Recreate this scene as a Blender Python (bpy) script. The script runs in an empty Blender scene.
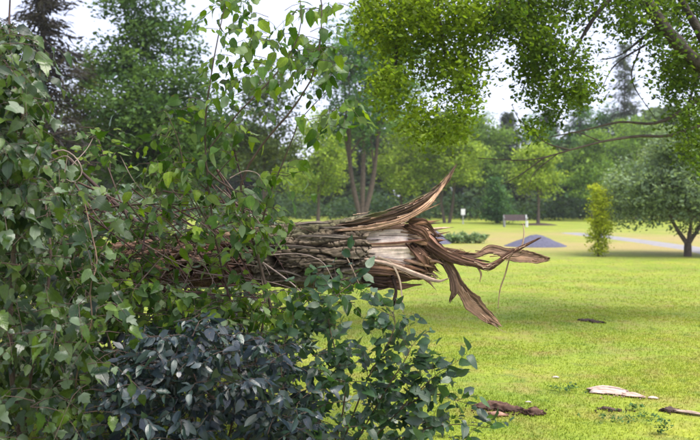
import bpy, math, random
import numpy as np
from mathutils import Vector, Matrix, noise

R = math.radians
rnd = random.Random(11)
nr = np.random.default_rng(7)
sc = bpy.context.scene
COL = sc.collection

# ------------------------------------------------------------------ camera
CH, FPX, CX, CY, HY = 1.6, 800.0, 350.0, 220.0, 208.0
PITCH = math.atan((CY - HY) / FPX)
cam = bpy.data.cameras.new('camera')
cam.lens = 36 * FPX / 700
cam.sensor_width = 36
cam.clip_start, cam.clip_end = 0.05, 2000
cam.dof.use_dof = True
cam.dof.focus_distance = 5.8
cam.dof.aperture_fstop = 2.6
co = bpy.data.objects.new('camera', cam)
co.location = (0, 0, CH)
co.rotation_euler = (math.pi / 2 - PITCH, 0, 0)
COL.objects.link(co)
sc.camera = co

# ------------------------------------------------------------------ sky, sun, exposure
SUN_EL, SUN_AZ = 60, 122          # azimuth clockwise from +Y: high on the right, behind the camera
w = bpy.data.worlds.new('World')
sc.world = w
w.use_nodes = True
nt = w.node_tree
bg = nt.nodes['Background']
sky = nt.nodes.new('ShaderNodeTexSky')
sky.sky_type = 'NISHITA'
sky.sun_disc = False
sky.sun_elevation = R(SUN_EL)
sky.sun_rotation = R(SUN_AZ)
sky.air_density, sky.dust_density, sky.ozone_density = 1.0, 2.5, 1.0
mx = nt.nodes.new('ShaderNodeMix')
mx.data_type = 'RGBA'
mx.inputs['Factor'].default_value = 0.72      # thin even cloud over the blue
mx.inputs['B'].default_value = (3.1, 3.1, 4.0, 1)
nt.links.new(sky.outputs[0], mx.inputs['A'])
nt.links.new(mx.outputs['Result'], bg.inputs['Color'])
bg.inputs['Strength'].default_value = 0.1
sl = bpy.data.lights.new('sun', 'SUN')
sl.energy, sl.angle, sl.color = 1.5, R(40), (1.0, 0.95, 0.86)
so = bpy.data.objects.new('sun', sl)
so.rotation_euler = (R(90 - SUN_EL), 0, R(180 - SUN_AZ))
so.location = (0, 0, 30)
COL.objects.link(so)
sc.view_settings.view_transform = 'Standard'
sc.view_settings.look = 'None'
sc.view_settings.exposure = 1.95
sc.view_settings.gamma = 1
sc.view_settings.use_curve_mapping = False
sc.cycles.use_denoising = True
sc.cycles.max_bounces = 8
sc.cycles.transmission_bounces = 6
sc.cycles.use_fast_gi = False

# ------------------------------------------------------------------ helpers
def ground_z(x, y):
    s = max(0.0, y - 18.0)
    return 0.011 * s * s / (s + 12.0) if s > 0 else 0.0

def P(px, py, Y):
    """the place at depth Y (metres ahead) that stands behind a point of the 700 x 440 photograph"""
    r, u = (px - CX) / FPX, -(py - CY) / FPX
    c, s = math.cos(PITCH), math.sin(PITCH)
    d = Vector((r, c + s * u, -s + c * u))
    d *= Y / d.y
    return Vector((d.x, d.y, d.z + CH))

def G(px, py):
    """the place on the ground behind a point of the photograph"""
    lo, hi = 2.0, 400.0
    for _ in range(60):
        m = (lo + hi) / 2
        p = P(px, py, m)
        if p.z > ground_z(p.x, m): lo = m
        else: hi = m
    p = P(px, py, lo)
    p.z = ground_z(p.x, p.y)
    return p

def tag(o, label=None, cat=None, group=None, kind=None):
    if label: o['label'] = label
    if cat: o['category'] = cat
    if group: o['group'] = group
    if kind: o['kind'] = kind
    return o

def empty(name, loc):
    o = bpy.data.objects.new(name, None)
    o.empty_display_size = 0.1
    o.location = loc
    COL.objects.link(o)
    return o

def link(name, me, mat, parent=None, kind=None):
    o = bpy.data.objects.new(name, me)
    if mat and not me.materials: me.materials.append(mat)
    COL.objects.link(o)
    if parent is not None:
        o.parent = parent
        o.location = (0, 0, 0) if False else -Vector(world_loc(parent))
    if kind: o['kind'] = kind
    return o

def world_loc(o):
    v = Vector(o.location)
    while o.parent:
        o = o.parent
        v += Vector(o.location)
    return v

def np_mesh(name, verts, quads=None, tris=None, col=None, smooth=False, uv=None):
    """quads / tris: int arrays; col: per-vertex rgb"""
    me = bpy.data.meshes.new(name)
    verts = np.asarray(verts, np.float32)
    loops, starts = [], []
    n = 0
    if quads is not None and len(quads):
        q = np.asarray(quads, np.int32)
        loops.append(q.ravel()); starts.append(np.arange(len(q), dtype=np.int32) * 4); n = q.size
    if tris is not None and len(tris):
        t = np.asarray(tris, np.int32)
        loops.append(t.ravel()); starts.append(n + np.arange(len(t), dtype=np.int32) * 3)
    loops = np.concatenate(loops); starts = np.concatenate(starts)
    me.vertices.add(len(verts)); me.vertices.foreach_set('co', verts.ravel())
    me.loops.add(len(loops)); me.loops.foreach_set('vertex_index', loops)
    me.polygons.add(len(starts)); me.polygons.foreach_set('loop_start', starts)
    me.update(calc_edges=True)
    if smooth: me.polygons.foreach_set('use_smooth', np.ones(len(starts), bool))
    if col is not None:
        a = me.attributes.new('col', 'FLOAT_COLOR', 'POINT')
        c = np.ones((len(verts), 4), np.float32); c[:, :3] = col
        a.data.foreach_set('color', c.ravel())
    if uv is not None:
        ul = me.uv_layers.new(name='UVMap')
        ul.data.foreach_set('uv', np.asarray(uv, np.float32)[loops].ravel())
    me.validate()
    return me

class MB:
    """collects rings into one mesh with uv (around, along in metres) and a colour per vertex"""
    def __init__(s): s.v, s.f, s.uv, s.c = [], [], [], []
    def build(s, name, mat, parent=None, kind=None, smooth=True):
        me = bpy.data.meshes.new(name)
        me.from_pydata([tuple(v) for v in s.v], [], s.f)
        if smooth: me.polygons.foreach_set('use_smooth', [True] * len(me.polygons))
        uvl = me.uv_layers.new(name='UVMap')
        idx = np.empty(len(me.loops), np.int32); me.loops.foreach_get('vertex_index', idx)
        uvl.data.foreach_set('uv', np.asarray(s.uv, np.float32)[idx].ravel())
        a = me.attributes.new('col', 'FLOAT_COLOR', 'POINT')
        c = np.ones((len(s.v), 4), np.float32); c[:, :3] = s.c
        a.data.foreach_set('color', c.ravel())
        return link(name, me, mat, parent, kind)

def catmull(pts, n):
    """resample control points (vectors of any size) to n+1 points"""
    A = [np.asarray(p, float) for p in pts]
    if len(A) == 2: A = [A[0], (A[0] + A[1]) / 2, A[1]]
    A = [2 * A[0] - A[1]] + A + [2 * A[-1] - A[-2]]
    m = len(A) - 3
    out = []
    for i in range(n + 1):
        t = i / n * m
        k = min(int(t), m - 1); t -= k
        p0, p1, p2, p3 = A[k:k + 4]
        out.append(0.5 * (2 * p1 + (p2 - p0) * t + (2 * p0 - 5 * p1 + 4 * p2 - p3) * t * t + (3 * p1 - p0 - 3 * p2 + p3) * t ** 3))
    return out

def frames(ps):
    n = len(ps)
    T = []
    for i in range(n):
        t = ps[min(i + 1, n - 1)] - ps[max(i - 1, 0)]
        T.append(t / (np.linalg.norm(t) + 1e-9))
    return T

def tube(mb, pts, r0, r1, seg=6, n=8, col=(1, 1, 1), wob=0.0, tip=True):
    """a tapered round stem through pts"""
    ps = catmull(pts, n)
    T = frames(ps)
    ref = np.array([0.13, -0.97, 0.2])
    base = len(mb.v)
    L = 0
    for i, p in enumerate(ps):
        if i: L += np.linalg.norm(p - ps[i - 1])
        a = np.cross(T[i], ref)
        if np.linalg.norm(a) < .1: a = np.cross(T[i], (1, 0, 0))
        a /= np.linalg.norm(a); b = np.cross(T[i], a)
        f = i / n
        r = r0 + (r1 - r0) * f
        if wob: r *= 1 + wob * noise.noise(Vector(p * 9))
        for k in range(seg):
            an = 2 * math.pi * k / seg
            mb.v.append(p + r * (math.cos(an) * a + math.sin(an) * b))
            mb.uv.append((k / seg * 2 * math.pi * r0, L)); mb.c.append(col)
    for i in range(n):
        for k in range(seg):
            k2 = (k + 1) % seg
            mb.f.append((base + i * seg + k, base + (i + 1) * seg + k, base + (i + 1) * seg + k2, base + i * seg + k2))
    mb.f.append(tuple(base + n * seg + k for k in range(seg)))
    mb.f.append(tuple(base + k for k in reversed(range(seg))))
    return ps

def sweep(mb, pts, wid, thk, twist=(0, 0), curl=0.0, n=40, seg=16, colA=(.25, .15, .08), colB=(.4, .27, .16),
          rough=0.12, jag=0.05, seed=0, facing=(0, -1, 0)):
    """a torn flat shard: pts = centre line, wid/thk = lists along it, side A = facing side, side B = back"""
    ps = catmull(pts, n)
    T = frames(ps)
    def lst(v, f):
        v = list(v) if hasattr(v, '__len__') else [v, v]
        t = f * (len(v) - 1); k = min(int(t), len(v) - 2); t -= k
        return v[k] * (1 - t) + v[k + 1] * t
    rs = random.Random(seed)
    jj = [rs.uniform(-1, 1) * jag for _ in range(seg + 1)]; jj[-1] = jj[0]
    j0 = [rs.uniform(-1, 1) * jag for _ in range(seg + 1)]; j0[-1] = j0[0]
    base = len(mb.v)
    L = 0
    for i, p in enumerate(ps):
        f = i / n
        if i: L += np.linalg.norm(p - ps[i - 1])
        N = np.asarray(facing, float)
        a = np.cross(T[i], N); a /= np.linalg.norm(a) + 1e-9
        b = np.cross(a, T[i]); b /= np.linalg.norm(b) + 1e-9
        tw = R(lst(twist, f))
        a, b = a * math.cos(tw) + b * math.sin(tw), b * math.cos(tw) - a * math.sin(tw)
        W, H = lst(wid, f), lst(thk, f)
        for k in range(seg + 1):
            an = 2 * math.pi * k / seg
            ca, sa = math.cos(an), math.sin(an)
            x = W / 2 * math.copysign(abs(ca) ** 0.8, ca)
            y = H / 2 * math.copysign(abs(sa) ** 0.7, sa) + curl * (x * x / (W / 2 + 1e-6) - W / 4)
            kk = k % seg
            nz = noise.noise(Vector((math.cos(kk / seg * 6.28) * 3 + seed * 7.1, math.sin(kk / seg * 6.28) * 3, L * 2.2)))
            nz += .4 * noise.noise(Vector((math.cos(kk / seg * 6.28) * 7 + seed * 3.1, math.sin(kk / seg * 6.28) * 7, L * 5)))
            gv = noise.noise(Vector((math.cos(kk / seg * 6.28) * 9 + seed, math.sin(kk / seg * 6.28) * 9, L * 1.6))) + .7 * noise.noise(Vector((math.cos(kk / seg * 6.28) * 17 + seed, math.sin(kk / seg * 6.28) * 17, L * 3)))
            edge = noise.noise(Vector((L * 7, seed * 5.3 + (0 if ca > 0 else 9), 1))) + .5 * abs(noise.noise(Vector((L * 29, seed * 2.3 + (0 if ca > 0 else 9), 4))))
            x *= 1 + rough * edge * 1.2
            gv += .6 * noise.noise(Vector((math.cos(kk / seg * 6.28) * 31 + seed, math.sin(kk / seg * 6.28) * 31, L * 4)))
            y += gv * rough * H * .8
            y += rough * nz * H * .45
            x += rough * nz * H * .15
            off = 0
            if f > .8: off += jj[k] * (f - .8) / .2
            if f < .1: off += j0[k] * (.1 - f) / .1
            mb.v.append(p + a * x + b * y + T[i] * off)
            mb.uv.append((k / seg * (W + H) * 2, L))
            m = .5 - .5 * max(-1, min(1, sa * 2.2 + nz * .8))
            v = max(.2, 1.0 + .45 * nz + .8 * gv)  # grooves darkened and ridges lightened in the colour, standing in for shadow
            mb.c.append([(colA[q] * (1 - m) + colB[q] * m) * v for q in range(3)])
    s1 = seg + 1
    for i in range(n):
        for k in range(seg):
            mb.f.append((base + i * s1 + k, base + i * s1 + k + 1, base + (i + 1) * s1 + k + 1, base + (i + 1) * s1 + k))
    mb.f.append(tuple(base + k for k in range(seg)))
    mb.f.append(tuple(base + n * s1 + k for k in reversed(range(seg))))

# ------------------------------------------------------------------ materials
def mat(name):
    m = bpy.data.materials.new(name)
    m.use_nodes = True
    t = m.node_tree
    t.nodes.clear()
    o = t.nodes.new('ShaderNodeOutputMaterial')
    return m, t, o

def nd(t, typ, **kw):
    n = t.nodes.new(typ)
    for k, v in kw.items():
        if k in n.inputs: n.inputs[k].default_value = v
        else: setattr(n, k, v)
    return n

def math_(t, op, a, b=None, clamp=False):
    n = t.nodes.new('ShaderNodeMath'); n.operation = op; n.use_clamp = clamp
    for i, x in enumerate((a, b)):
        if x is None: continue
        if isinstance(x, (int, float)): n.inputs[i].default_value = x
        else: t.links.new(x, n.inputs[i])
    return n.outputs[0]

def ramp(t, fac, stops):
    n = t.nodes.new('ShaderNodeValToRGB')
    e = n.color_ramp.elements
    while len(e) < len(stops): e.new(.5)
    for i, (p, c) in enumerate(stops):
        e[i].position = p
        e[i].color = (*c, 1) if hasattr(c, '__len__') else (c, c, c, 1)
    t.links.new(fac, n.inputs[0])
    return n.outputs[0]

def mixc(t, f, a, b, mode='MIX'):
    n = t.nodes.new('ShaderNodeMix'); n.data_type = 'RGBA'; n.blend_type = mode
    for s, x in (('Factor', f), ('A', a), ('B', b)):
        if isinstance(x, (int, float)): n.inputs[s].default_value = x
        elif isinstance(x, tuple): n.inputs[s].default_value = (*x, 1)
        else: t.links.new(x, n.inputs[s])
    return n.outputs['Result']

def leaf_mat(name, c0, c1, c2, rough=.4, trans=.35, spec=.5, tint=(1.5, 1.5, .6), under=(.20, .27, .17)):
    m, t, o = mat(name)
    oi = nd(t, 'ShaderNodeObjectInfo'); ge = nd(t, 'ShaderNodeNewGeometry')
    r = math_(t, 'FRACT', math_(t, 'ADD', oi.outputs['Random'], ge.outputs['Random Per Island']))
    c = ramp(t, r, [(0, c0), (.5, c1), (1, c2)])
    tc = nd(t, 'ShaderNodeTexCoord')
    nz = nd(t, 'ShaderNodeTexNoise', Scale=26.0, Detail=3.0)
    t.links.new(ge.outputs['Position'], nz.inputs['Vector'])
    c = mixc(t, .5, c, ramp(t, nz.outputs['Fac'], [(.3, .55), (.7, 1.4)]), 'MULTIPLY')
    uv = nd(t, 'ShaderNodeUVMap', uv_map='UVMap')
    sp = nd(t, 'ShaderNodeSeparateXYZ'); t.links.new(uv.outputs[0], sp.inputs[0])
    au = math_(t, 'ABSOLUTE', sp.outputs['X'])
    rib = math_(t, 'SUBTRACT', 1.0, math_(t, 'MULTIPLY', au, 28.0), True)
    lat = math_(t, 'SINE', math_(t, 'MULTIPLY', math_(t, 'SUBTRACT', sp.outputs['Y'], math_(t, 'MULTIPLY', au, .75)), 42.0))
    lat = math_(t, 'MULTIPLY', math_(t, 'SUBTRACT', lat, .82, True), 4.0)
    vein = math_(t, 'MAXIMUM', rib, lat, True)
    c = mixc(t, math_(t, 'MULTIPLY', vein, .5), c, mixc(t, 1.0, c, (2.0, 1.8, 1.6), 'MULTIPLY'))
    n3 = nd(t, 'ShaderNodeTexNoise', Scale=38.0, Detail=2.0); t.links.new(ge.outputs['Position'], n3.inputs['Vector'])
    c = mixc(t, ramp(t, n3.outputs['Fac'], [(.66, 0.0), (.72, .75)]), c, (.11, .075, .03))
    c = mixc(t, math_(t, 'MULTIPLY', ge.outputs['Backfacing'], .5), c, under)
    b = nd(t, 'ShaderNodeBsdfPrincipled', Roughness=rough)
    b.inputs['Specular IOR Level'].default_value = spec
    t.links.new(math_(t, 'ADD', math_(t, 'MULTIPLY', math_(t, 'FRACT', math_(t, 'MULTIPLY', r, 7.3)), .3), rough - .16), b.inputs['Roughness'])
    t.links.new(c, b.inputs['Base Color'])
    tr = nd(t, 'ShaderNodeBsdfTranslucent')
    t.links.new(mixc(t, 1.0, c, tint, 'MULTIPLY'), tr.inputs['Color'])
    ms = nd(t, 'ShaderNodeMixShader'); ms.inputs[0].default_value = trans
    t.links.new(b.outputs[0], ms.inputs[1]); t.links.new(tr.outputs[0], ms.inputs[2])
    bp = nd(t, 'ShaderNodeBump', Strength=.25, Distance=.004)
    t.links.new(math_(t, 'SUBTRACT', nz.outputs['Fac'], math_(t, 'MULTIPLY', vein, .6)), bp.inputs['Height']); t.links.new(bp.outputs[0], b.inputs['Normal'])
    t.links.new(ms.outputs[0], o.inputs['Surface'])
    return m

def crown_mat(name, trans=.4, rough=.6, spec=.12):
    m, t, o = mat(name)
    at = nd(t, 'ShaderNodeAttribute', attribute_name='col')
    oi = nd(t, 'ShaderNodeObjectInfo')
    b = nd(t, 'ShaderNodeBsdfPrincipled', Roughness=rough)
    b.inputs['Specular IOR Level'].default_value = spec
    t.links.new(at.outputs['Color'], b.inputs['Base Color'])
    tr = nd(t, 'ShaderNodeBsdfTranslucent')
    t.links.new(mixc(t, 1.0, at.outputs['Color'], (1.5, 1.5, .7), 'MULTIPLY'), tr.inputs['Color'])
    ms = nd(t, 'ShaderNodeMixShader'); ms.inputs[0].default_value = trans
    t.links.new(b.outputs[0], ms.inputs[1]); t.links.new(tr.outputs[0], ms.inputs[2])
    t.links.new(ms.outputs[0], o.inputs['Surface'])
    return m

def fibre_mat(name, rough=.85, sx=60, sy=5, lo=.45, hi=1.5, bump=.6, dist=.006):
    """torn wood or bark: the vertex colour times streaks that run along the piece"""
    m, t, o = mat(name)
    at = nd(t, 'ShaderNodeAttribute', attribute_name='col')
    uv = nd(t, 'ShaderNodeUVMap', uv_map='UVMap')
    mp = nd(t, 'ShaderNodeMapping'); mp.inputs['Scale'].default_value = (sx, sy, 1)
    t.links.new(uv.outputs[0], mp.inputs['Vector'])
    n1 = nd(t, 'ShaderNodeTexNoise', Scale=1.0, Detail=6.0, Roughness=.65, Distortion=.5)
    t.links.new(mp.outputs[0], n1.inputs['Vector'])
    ge = nd(t, 'ShaderNodeNewGeometry')
    n2 = nd(t, 'ShaderNodeTexNoise', Scale=22.0, Detail=5.0, Roughness=.6)
    t.links.new(ge.outputs['Position'], n2.inputs['Vector'])
    c = mixc(t, 1.0, at.outputs['Color'], ramp(t, n1.outputs['Fac'], [(.3, lo), (.68, hi)]), 'MULTIPLY')
    c = mixc(t, .8, c, ramp(t, n2.outputs['Fac'], [(.3, .6), (.7, 1.35)]), 'MULTIPLY')
    b = nd(t, 'ShaderNodeBsdfPrincipled', Roughness=rough)
    b.inputs['Specular IOR Level'].default_value = .25
    t.links.new(c, b.inputs['Base Color'])
    bp = nd(t, 'ShaderNodeBump', Strength=bump, Distance=dist)
    t.links.new(n1.outputs['Fac'], bp.inputs['Height']); t.links.new(bp.outputs[0], b.inputs['Normal'])
    t.links.new(b.outputs[0], o.inputs['Surface'])
    return m

def plain_mat(name, c, rough=.8, var=.3, scale=30.0, bump=.3, dist=.01):
    m, t, o = mat(name)
    ge = nd(t, 'ShaderNodeNewGeometry')
    n = nd(t, 'ShaderNodeTexNoise', Scale=scale, Detail=5.0, Roughness=.65)
    t.links.new(ge.outputs['Position'], n.inputs['Vector'])
    cc = mixc(t, 1.0, c, ramp(t, n.outputs['Fac'], [(.3, 1 - var), (.7, 1 + var)]), 'MULTIPLY')
    b = nd(t, 'ShaderNodeBsdfPrincipled', Roughness=rough)
    b.inputs['Specular IOR Level'].default_value = .3
    t.links.new(cc, b.inputs['Base Color'])
    bp = nd(t, 'ShaderNodeBump', Strength=bump, Distance=dist)
    t.links.new(n.outputs['Fac'], bp.inputs['Height']); t.links.new(bp.outputs[0], b.inputs['Normal'])
    t.links.new(b.outputs[0], o.inputs['Surface'])
    return m

def lawn_colour(t):
    """green, yellow-green and dry grass by place on the lawn; shared by the soil sheet and the blades"""
    ge = nd(t, 'ShaderNodeNewGeometry')
    pos = ge.outputs['Position']
    def nz(s, d=3.0, off=0.0, yscale=1.0):
        mp = nd(t, 'ShaderNodeMapping'); mp.inputs['Location'].default_value = (off, off * .7, 0)
        mp.inputs['Scale'].default_value = (1, yscale, 0)
        t.links.new(pos, mp.inputs['Vector'])
        n = nd(t, 'ShaderNodeTexNoise', Scale=s, Detail=d, Roughness=.6)
        t.links.new(mp.outputs[0], n.inputs['Vector'])
        return n.outputs['Fac']
    c = ramp(t, nz(.55), [(.28, (.16, .235, .026)), (.5, (.23, .295, .03)), (.72, (.31, .345, .038))])
    c = mixc(t, ramp(t, nz(2.2, 4, 9), [(.46, 0.0), (.70, .75)]), c, (.29, .24, .075))
    c = mixc(t, ramp(t, nz(4.1, 3, 31), [(.55, 0.0), (.7, .6)]), c, (.10, .17, .025))
    sp = nd(t, 'ShaderNodeSeparateXYZ'); t.links.new(pos, sp.inputs[0])
    def sm(v, a, b):
        n = nd(t, 'ShaderNodeMapRange', interpolation_type='SMOOTHSTEP')
        n.inputs['From Min'].default_value = a; n.inputs['From Max'].default_value = b
        t.links.new(v, n.inputs['Value'])
        return n.outputs['Result']
    X, Y = sp.outputs['X'], sp.outputs['Y']
    band = math_(t, 'MULTIPLY', math_(t, 'MULTIPLY', sm(Y, 24, 30), sm(Y, 54, 40)), sm(X, 0, 6))
    dry = math_(t, 'MULTIPLY', band, ramp(t, nz(.22, 4, 3, .6), [(.36, .15), (.6, 1.0)]))
    c = mixc(t, math_(t, 'MULTIPLY', dry, .85), c, (.34, .26, .11))
    return c

def lawn_mat(name, blades):
    m, t, o = mat(name)
    c = lawn_colour(t)
    b = nd(t, 'ShaderNodeBsdfPrincipled', Roughness=.8)
    b.inputs['Specular IOR Level'].default_value = .2
    if blades:
        ge = nd(t, 'ShaderNodeNewGeometry')
        c = mixc(t, 1.0, c, ramp(t, ge.outputs['Random Per Island'], [(0, (.95, 1.05, .9)), (.6, (1.25, 1.2, 1.1)), (.93, (1.35, 1.27, 1.2)), (1, (1.5, 1.3, 1.8))]), 'MULTIPLY')
        t.links.new(c, b.inputs['Base Color'])
        tr = nd(t, 'ShaderNodeBsdfTranslucent'); t.links.new(c, tr.inputs['Color'])
        ms = nd(t, 'ShaderNodeMixShader'); ms.inputs[0].default_value = .4
        t.links.new(b.outputs[0], ms.inputs[1]); t.links.new(tr.outputs[0], ms.inputs[2])
        t.links.new(ms.outputs[0], o.inputs['Surface'])
    else:
        ge = nd(t, 'ShaderNodeNewGeometry')
        n = nd(t, 'ShaderNodeTexNoise', Scale=14.0, Detail=6.0, Roughness=.7)
        t.links.new(ge.outputs['Position'], n.inputs['Vector'])
        c = mixc(t, .7, c, ramp(t, n.outputs['Fac'], [(.3, .6), (.7, 1.4)]), 'MULTIPLY')
        t.links.new(c, b.inputs['Base Color'])
        bp = nd(t, 'ShaderNodeBump', Strength=.5, Distance=.05)
        t.links.new(n.outputs['Fac'], bp.inputs['Height']); t.links.new(bp.outputs[0], b.inputs['Normal'])
        t.links.new(b.outputs[0], o.inputs['Surface'])
    return m

M = dict(
    vine=leaf_mat('vine_leaf', (.009, .025, .007), (.022, .056, .010), (.085, .15, .014), .40, .28, .65),
    sap=leaf_mat('sapling_leaf', (.018, .052, .006), (.055, .13, .008), (.17, .26, .012), .46, .42, .4),
    shrub=leaf_mat('shrub_leaf', (.010, .019, .029), (.016, .031, .043), (.03, .066, .045), .40, .2, .85, (1.2, 1.5, .6), (.05, .08, .08)),  # blue sheen of the sky put into the leaf colour
    shrub2=leaf_mat('loose_shrub_leaf', (.018, .045, .022), (.03, .075, .03), (.06, .13, .032), .42, .35, .8, (1.3, 1.5, .6), (.10, .16, .10)),
    crown=crown_mat('tree_foliage'),
    over=crown_mat('overhanging_foliage', .5, .5),
    bark=fibre_mat('furrowed_bark', .9, 55, 14, .3, 1.55, 1.0, .012),
    wood=fibre_mat('torn_wood', .8, 70, 3, .55, 1.4, .6, .004),
    twig=fibre_mat('twig_bark', .8, 40, 10, .6, 1.4, .4, .002),
    trunk=plain_mat('tree_bark', (.10, .078, .062), .9, .45, 9.0, .6, .03),
    backlit_bark=plain_mat('furrowed_bark_painted_backlit', (.05, .04, .034), .9, .6, 14.0, 1.0, .05),  # bark colour darkened to give the limbs their backlit look
    gravel=plain_mat('blue_grey_gravel', (.105, .105, .15), .9, .35, 14.0, .8, .05),
    path=plain_mat('grey_path', (.26, .25, .25), .9, .15, 3.0, .2, .01),
    mulch=plain_mat('brown_mulch', (.06, .04, .03), .95, .4, 20.0, .6, .03),
    white=plain_mat('white_paint', (.75, .75, .78), .5, .05, 8.0, .05, .002),
    board=plain_mat('weathered_brown_board', (.12, .09, .092), .8, .2, 12.0, .2, .004),
    post=plain_mat('grey_post', (.3, .3, .31), .7, .15, 10.0, .1, .002),
    lawn=lawn_mat('lawn_soil', False),
    grass=lawn_mat('grass_blades', True),
)

# ------------------------------------------------------------------ ground
def lawn():
    ys = np.concatenate([np.linspace(-30, 0, 6), np.linspace(1, 30, 60), np.linspace(31, 110, 60), np.linspace(115, 900, 20)])
    xs = np.concatenate([np.linspace(-700, -60, 10), np.linspace(-55, 55, 90), np.linspace(60, 700, 10)])
    v = []
    for y in ys:
        for x in xs:
            b = .02 * noise.noise(Vector((x * .25, y * .25, 0))) if 14 < y < 120 else 0
            v.append((x, y, ground_z(x, y) + b - .005))
    nx = len(xs)
    q = [(j * nx + i, j * nx + i + 1, (j + 1) * nx + i + 1, (j + 1) * nx + i) for j in range(len(ys) - 1) for i in range(nx - 1)]
    tag(link('lawn', np_mesh('lawn', v, q, smooth=True), M['lawn']), 'wide mown yellow-green lawn running back to the trees', 'lawn', kind='structure')

def grass():
    V, C = [], []
    def band(y0, y1, dens, h, wd, xl, xr, fade=False):
        # xl, xr as slopes of x against y
        area = .5 * ((xr - xl) * (y1 * y1 - y0 * y0))
        n = int(area * dens)
        y = np.sqrt(nr.uniform(y0 * y0, y1 * y1, n))
        x = y * nr.uniform(xl, xr, n)
        keep = (np.sin(x * 2.3 + 1.7 * np.sin(y * 1.9)) + np.sin(y * 2.9 + 2 * np.sin(x * 1.3))) * .25 + .72 > nr.uniform(0, 1, n)
        if fade: keep &= nr.random(n) > (y - y0) / (y1 - y0)
        x, y = x[keep], y[keep]; n = len(x)
        z = np.array([ground_z(0, a) for a in y]) - .006
        an = nr.uniform(0, 2 * np.pi, n); ln = nr.uniform(.2, 1.1, n)
        hh = h * nr.uniform(.45, 1.25, n); w_ = wd * nr.uniform(.6, 1.4, n)
        dx, dy = np.cos(an), np.sin(an)
        p = np.stack([x, y, z], 1)
        s = np.stack([-dy * w_, dx * w_, 0 * x], 1)
        mid = p + np.stack([dx * ln * hh * .35, dy * ln * hh * .35, hh * .6], 1)
        tip = p + np.stack([dx * ln * hh, dy * ln * hh, hh * (1.05 - .3 * ln)], 1)
        V.append(np.stack([p - s, p + s, mid + s * .8, mid - s * .8, tip], 1))
    band(4.0, 8.5, 3900, .021, .0030, -.42, .82)
    band(8.5, 13, 2200, .023, .0040, -.2, .72)
    band(13, 26, 600, .024, .006, -.15, .62, True)
    v = np.concatenate(V)
    n = len(v)
    b = np.arange(n)[:, None] * 5
    me = np_mesh('grass', v.reshape(-1, 3), b + np.array([[0, 1, 2, 3]]), b + np.array([[3, 2, 4]]))
    tag(link('grass', me, M['grass']), 'short mown grass blades covering the near lawn', 'grass', kind='stuff')

lawn(); grass()

def path_():
    pts = [G(572, 233), G(600, 236), G(640, 241), G(700, 250), G(790, 268), G(900, 300)]
    ps = catmull([np.array(p) for p in pts], 60)
    T = frames(ps)
    v, q = [], []
    for i, p in enumerate(ps):
        s = np.cross(T[i], (0, 0, 1)); s /= np.linalg.norm(s)
        wd = .8 + .12 * noise.noise(Vector((i * .4, 0, 3)))
        for sg in (-1, -.5, .5, 1):
            a = p + s * wd * sg
            v.append((a[0], a[1], ground_z(a[0], a[1]) + (.022 if abs(sg) < 1 else -.02)))
        if i:
            for k in range(3): q.append(((i - 1) * 4 + k, (i - 1) * 4 + k + 1, i * 4 + k + 1, i * 4 + k))
    tag(link('path', np_mesh('path', v, q, smooth=True), M['path']), 'pale grey footpath curving across the lawn on the right', 'path', kind='structure')
path_()

# ------------------------------------------------------------------ trees
def leaf_cloud(centres, cr, nleaf, size, cols, squash=.6, upb=.7, aspect=.55, hang=0.0, axis=None, cvar=.5):
    """many small leaf faces in clumps round the centres -> verts, quads, colours"""
    C = np.repeat(np.asarray(centres, float), nleaf, 0)
    n = len(C)
    cr = np.repeat(np.broadcast_to(np.asarray(cr, float), len(centres)), nleaf)[:, None]
    g = nr.normal(0, .5, (n, 3)) * cr
    g[:, 2] *= squash
    g[:, 2] -= hang * nr.random(n) ** 2 * cr[:, 0]
    p = C + g
    nrm = nr.normal(0, 1, (n, 3)); nrm[:, 2] = np.abs(nrm[:, 2]) + upb
    nrm /= np.linalg.norm(nrm, axis=1)[:, None]
    a = nr.normal(0, 1, (n, 3))
    if hang: a[:, 2] -= 1.2 * hang
    if axis is not None: a = a * .35 + np.repeat(axis, nleaf, 0)
    a -= nrm * np.sum(a * nrm, 1)[:, None]
    a /= np.linalg.norm(a, axis=1)[:, None] + 1e-9
    b = np.cross(nrm, a)
    s = (size * nr.uniform(.6, 1.35, n))[:, None]
    v = np.stack([p - a * s * .5, p + b * s * aspect * .5, p + a * s * .5, p - b * s * aspect * .5], 1).reshape(-1, 3)
    q = np.arange(n * 4).reshape(-1, 4)
    cols = np.asarray(cols, float)
    k = nr.random(len(centres))
    cc = cols[0] * (1 - k)[:, None] + cols[1] * k[:, None]
    cc = np.repeat(cc, nleaf, 0) * nr.uniform(1 - cvar, 1 + cvar, n)[:, None]
    return v, q, np.repeat(cc, 4, 0)

def lobes_centres(lobes, n, bias=.45):
    vol = np.array([l[3] * l[4] * l[5] for l in lobes]); vol = vol ** .75
    idx = nr.choice(len(lobes), n, p=vol / vol.sum())
    L = np.asarray(lobes, float)[idx]
    d = nr.normal(0, 1, (n, 3)); d /= np.linalg.norm(d, axis=1)[:, None]
    r = nr.random(n) ** bias
    r *= 1 + .12 * np.sin(d[:, 0] * 5 + L[:, 0]) * np.cos(d[:, 2] * 6)
    return L[:, :3] + d * r[:, None] * L[:, 3:6]

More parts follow.
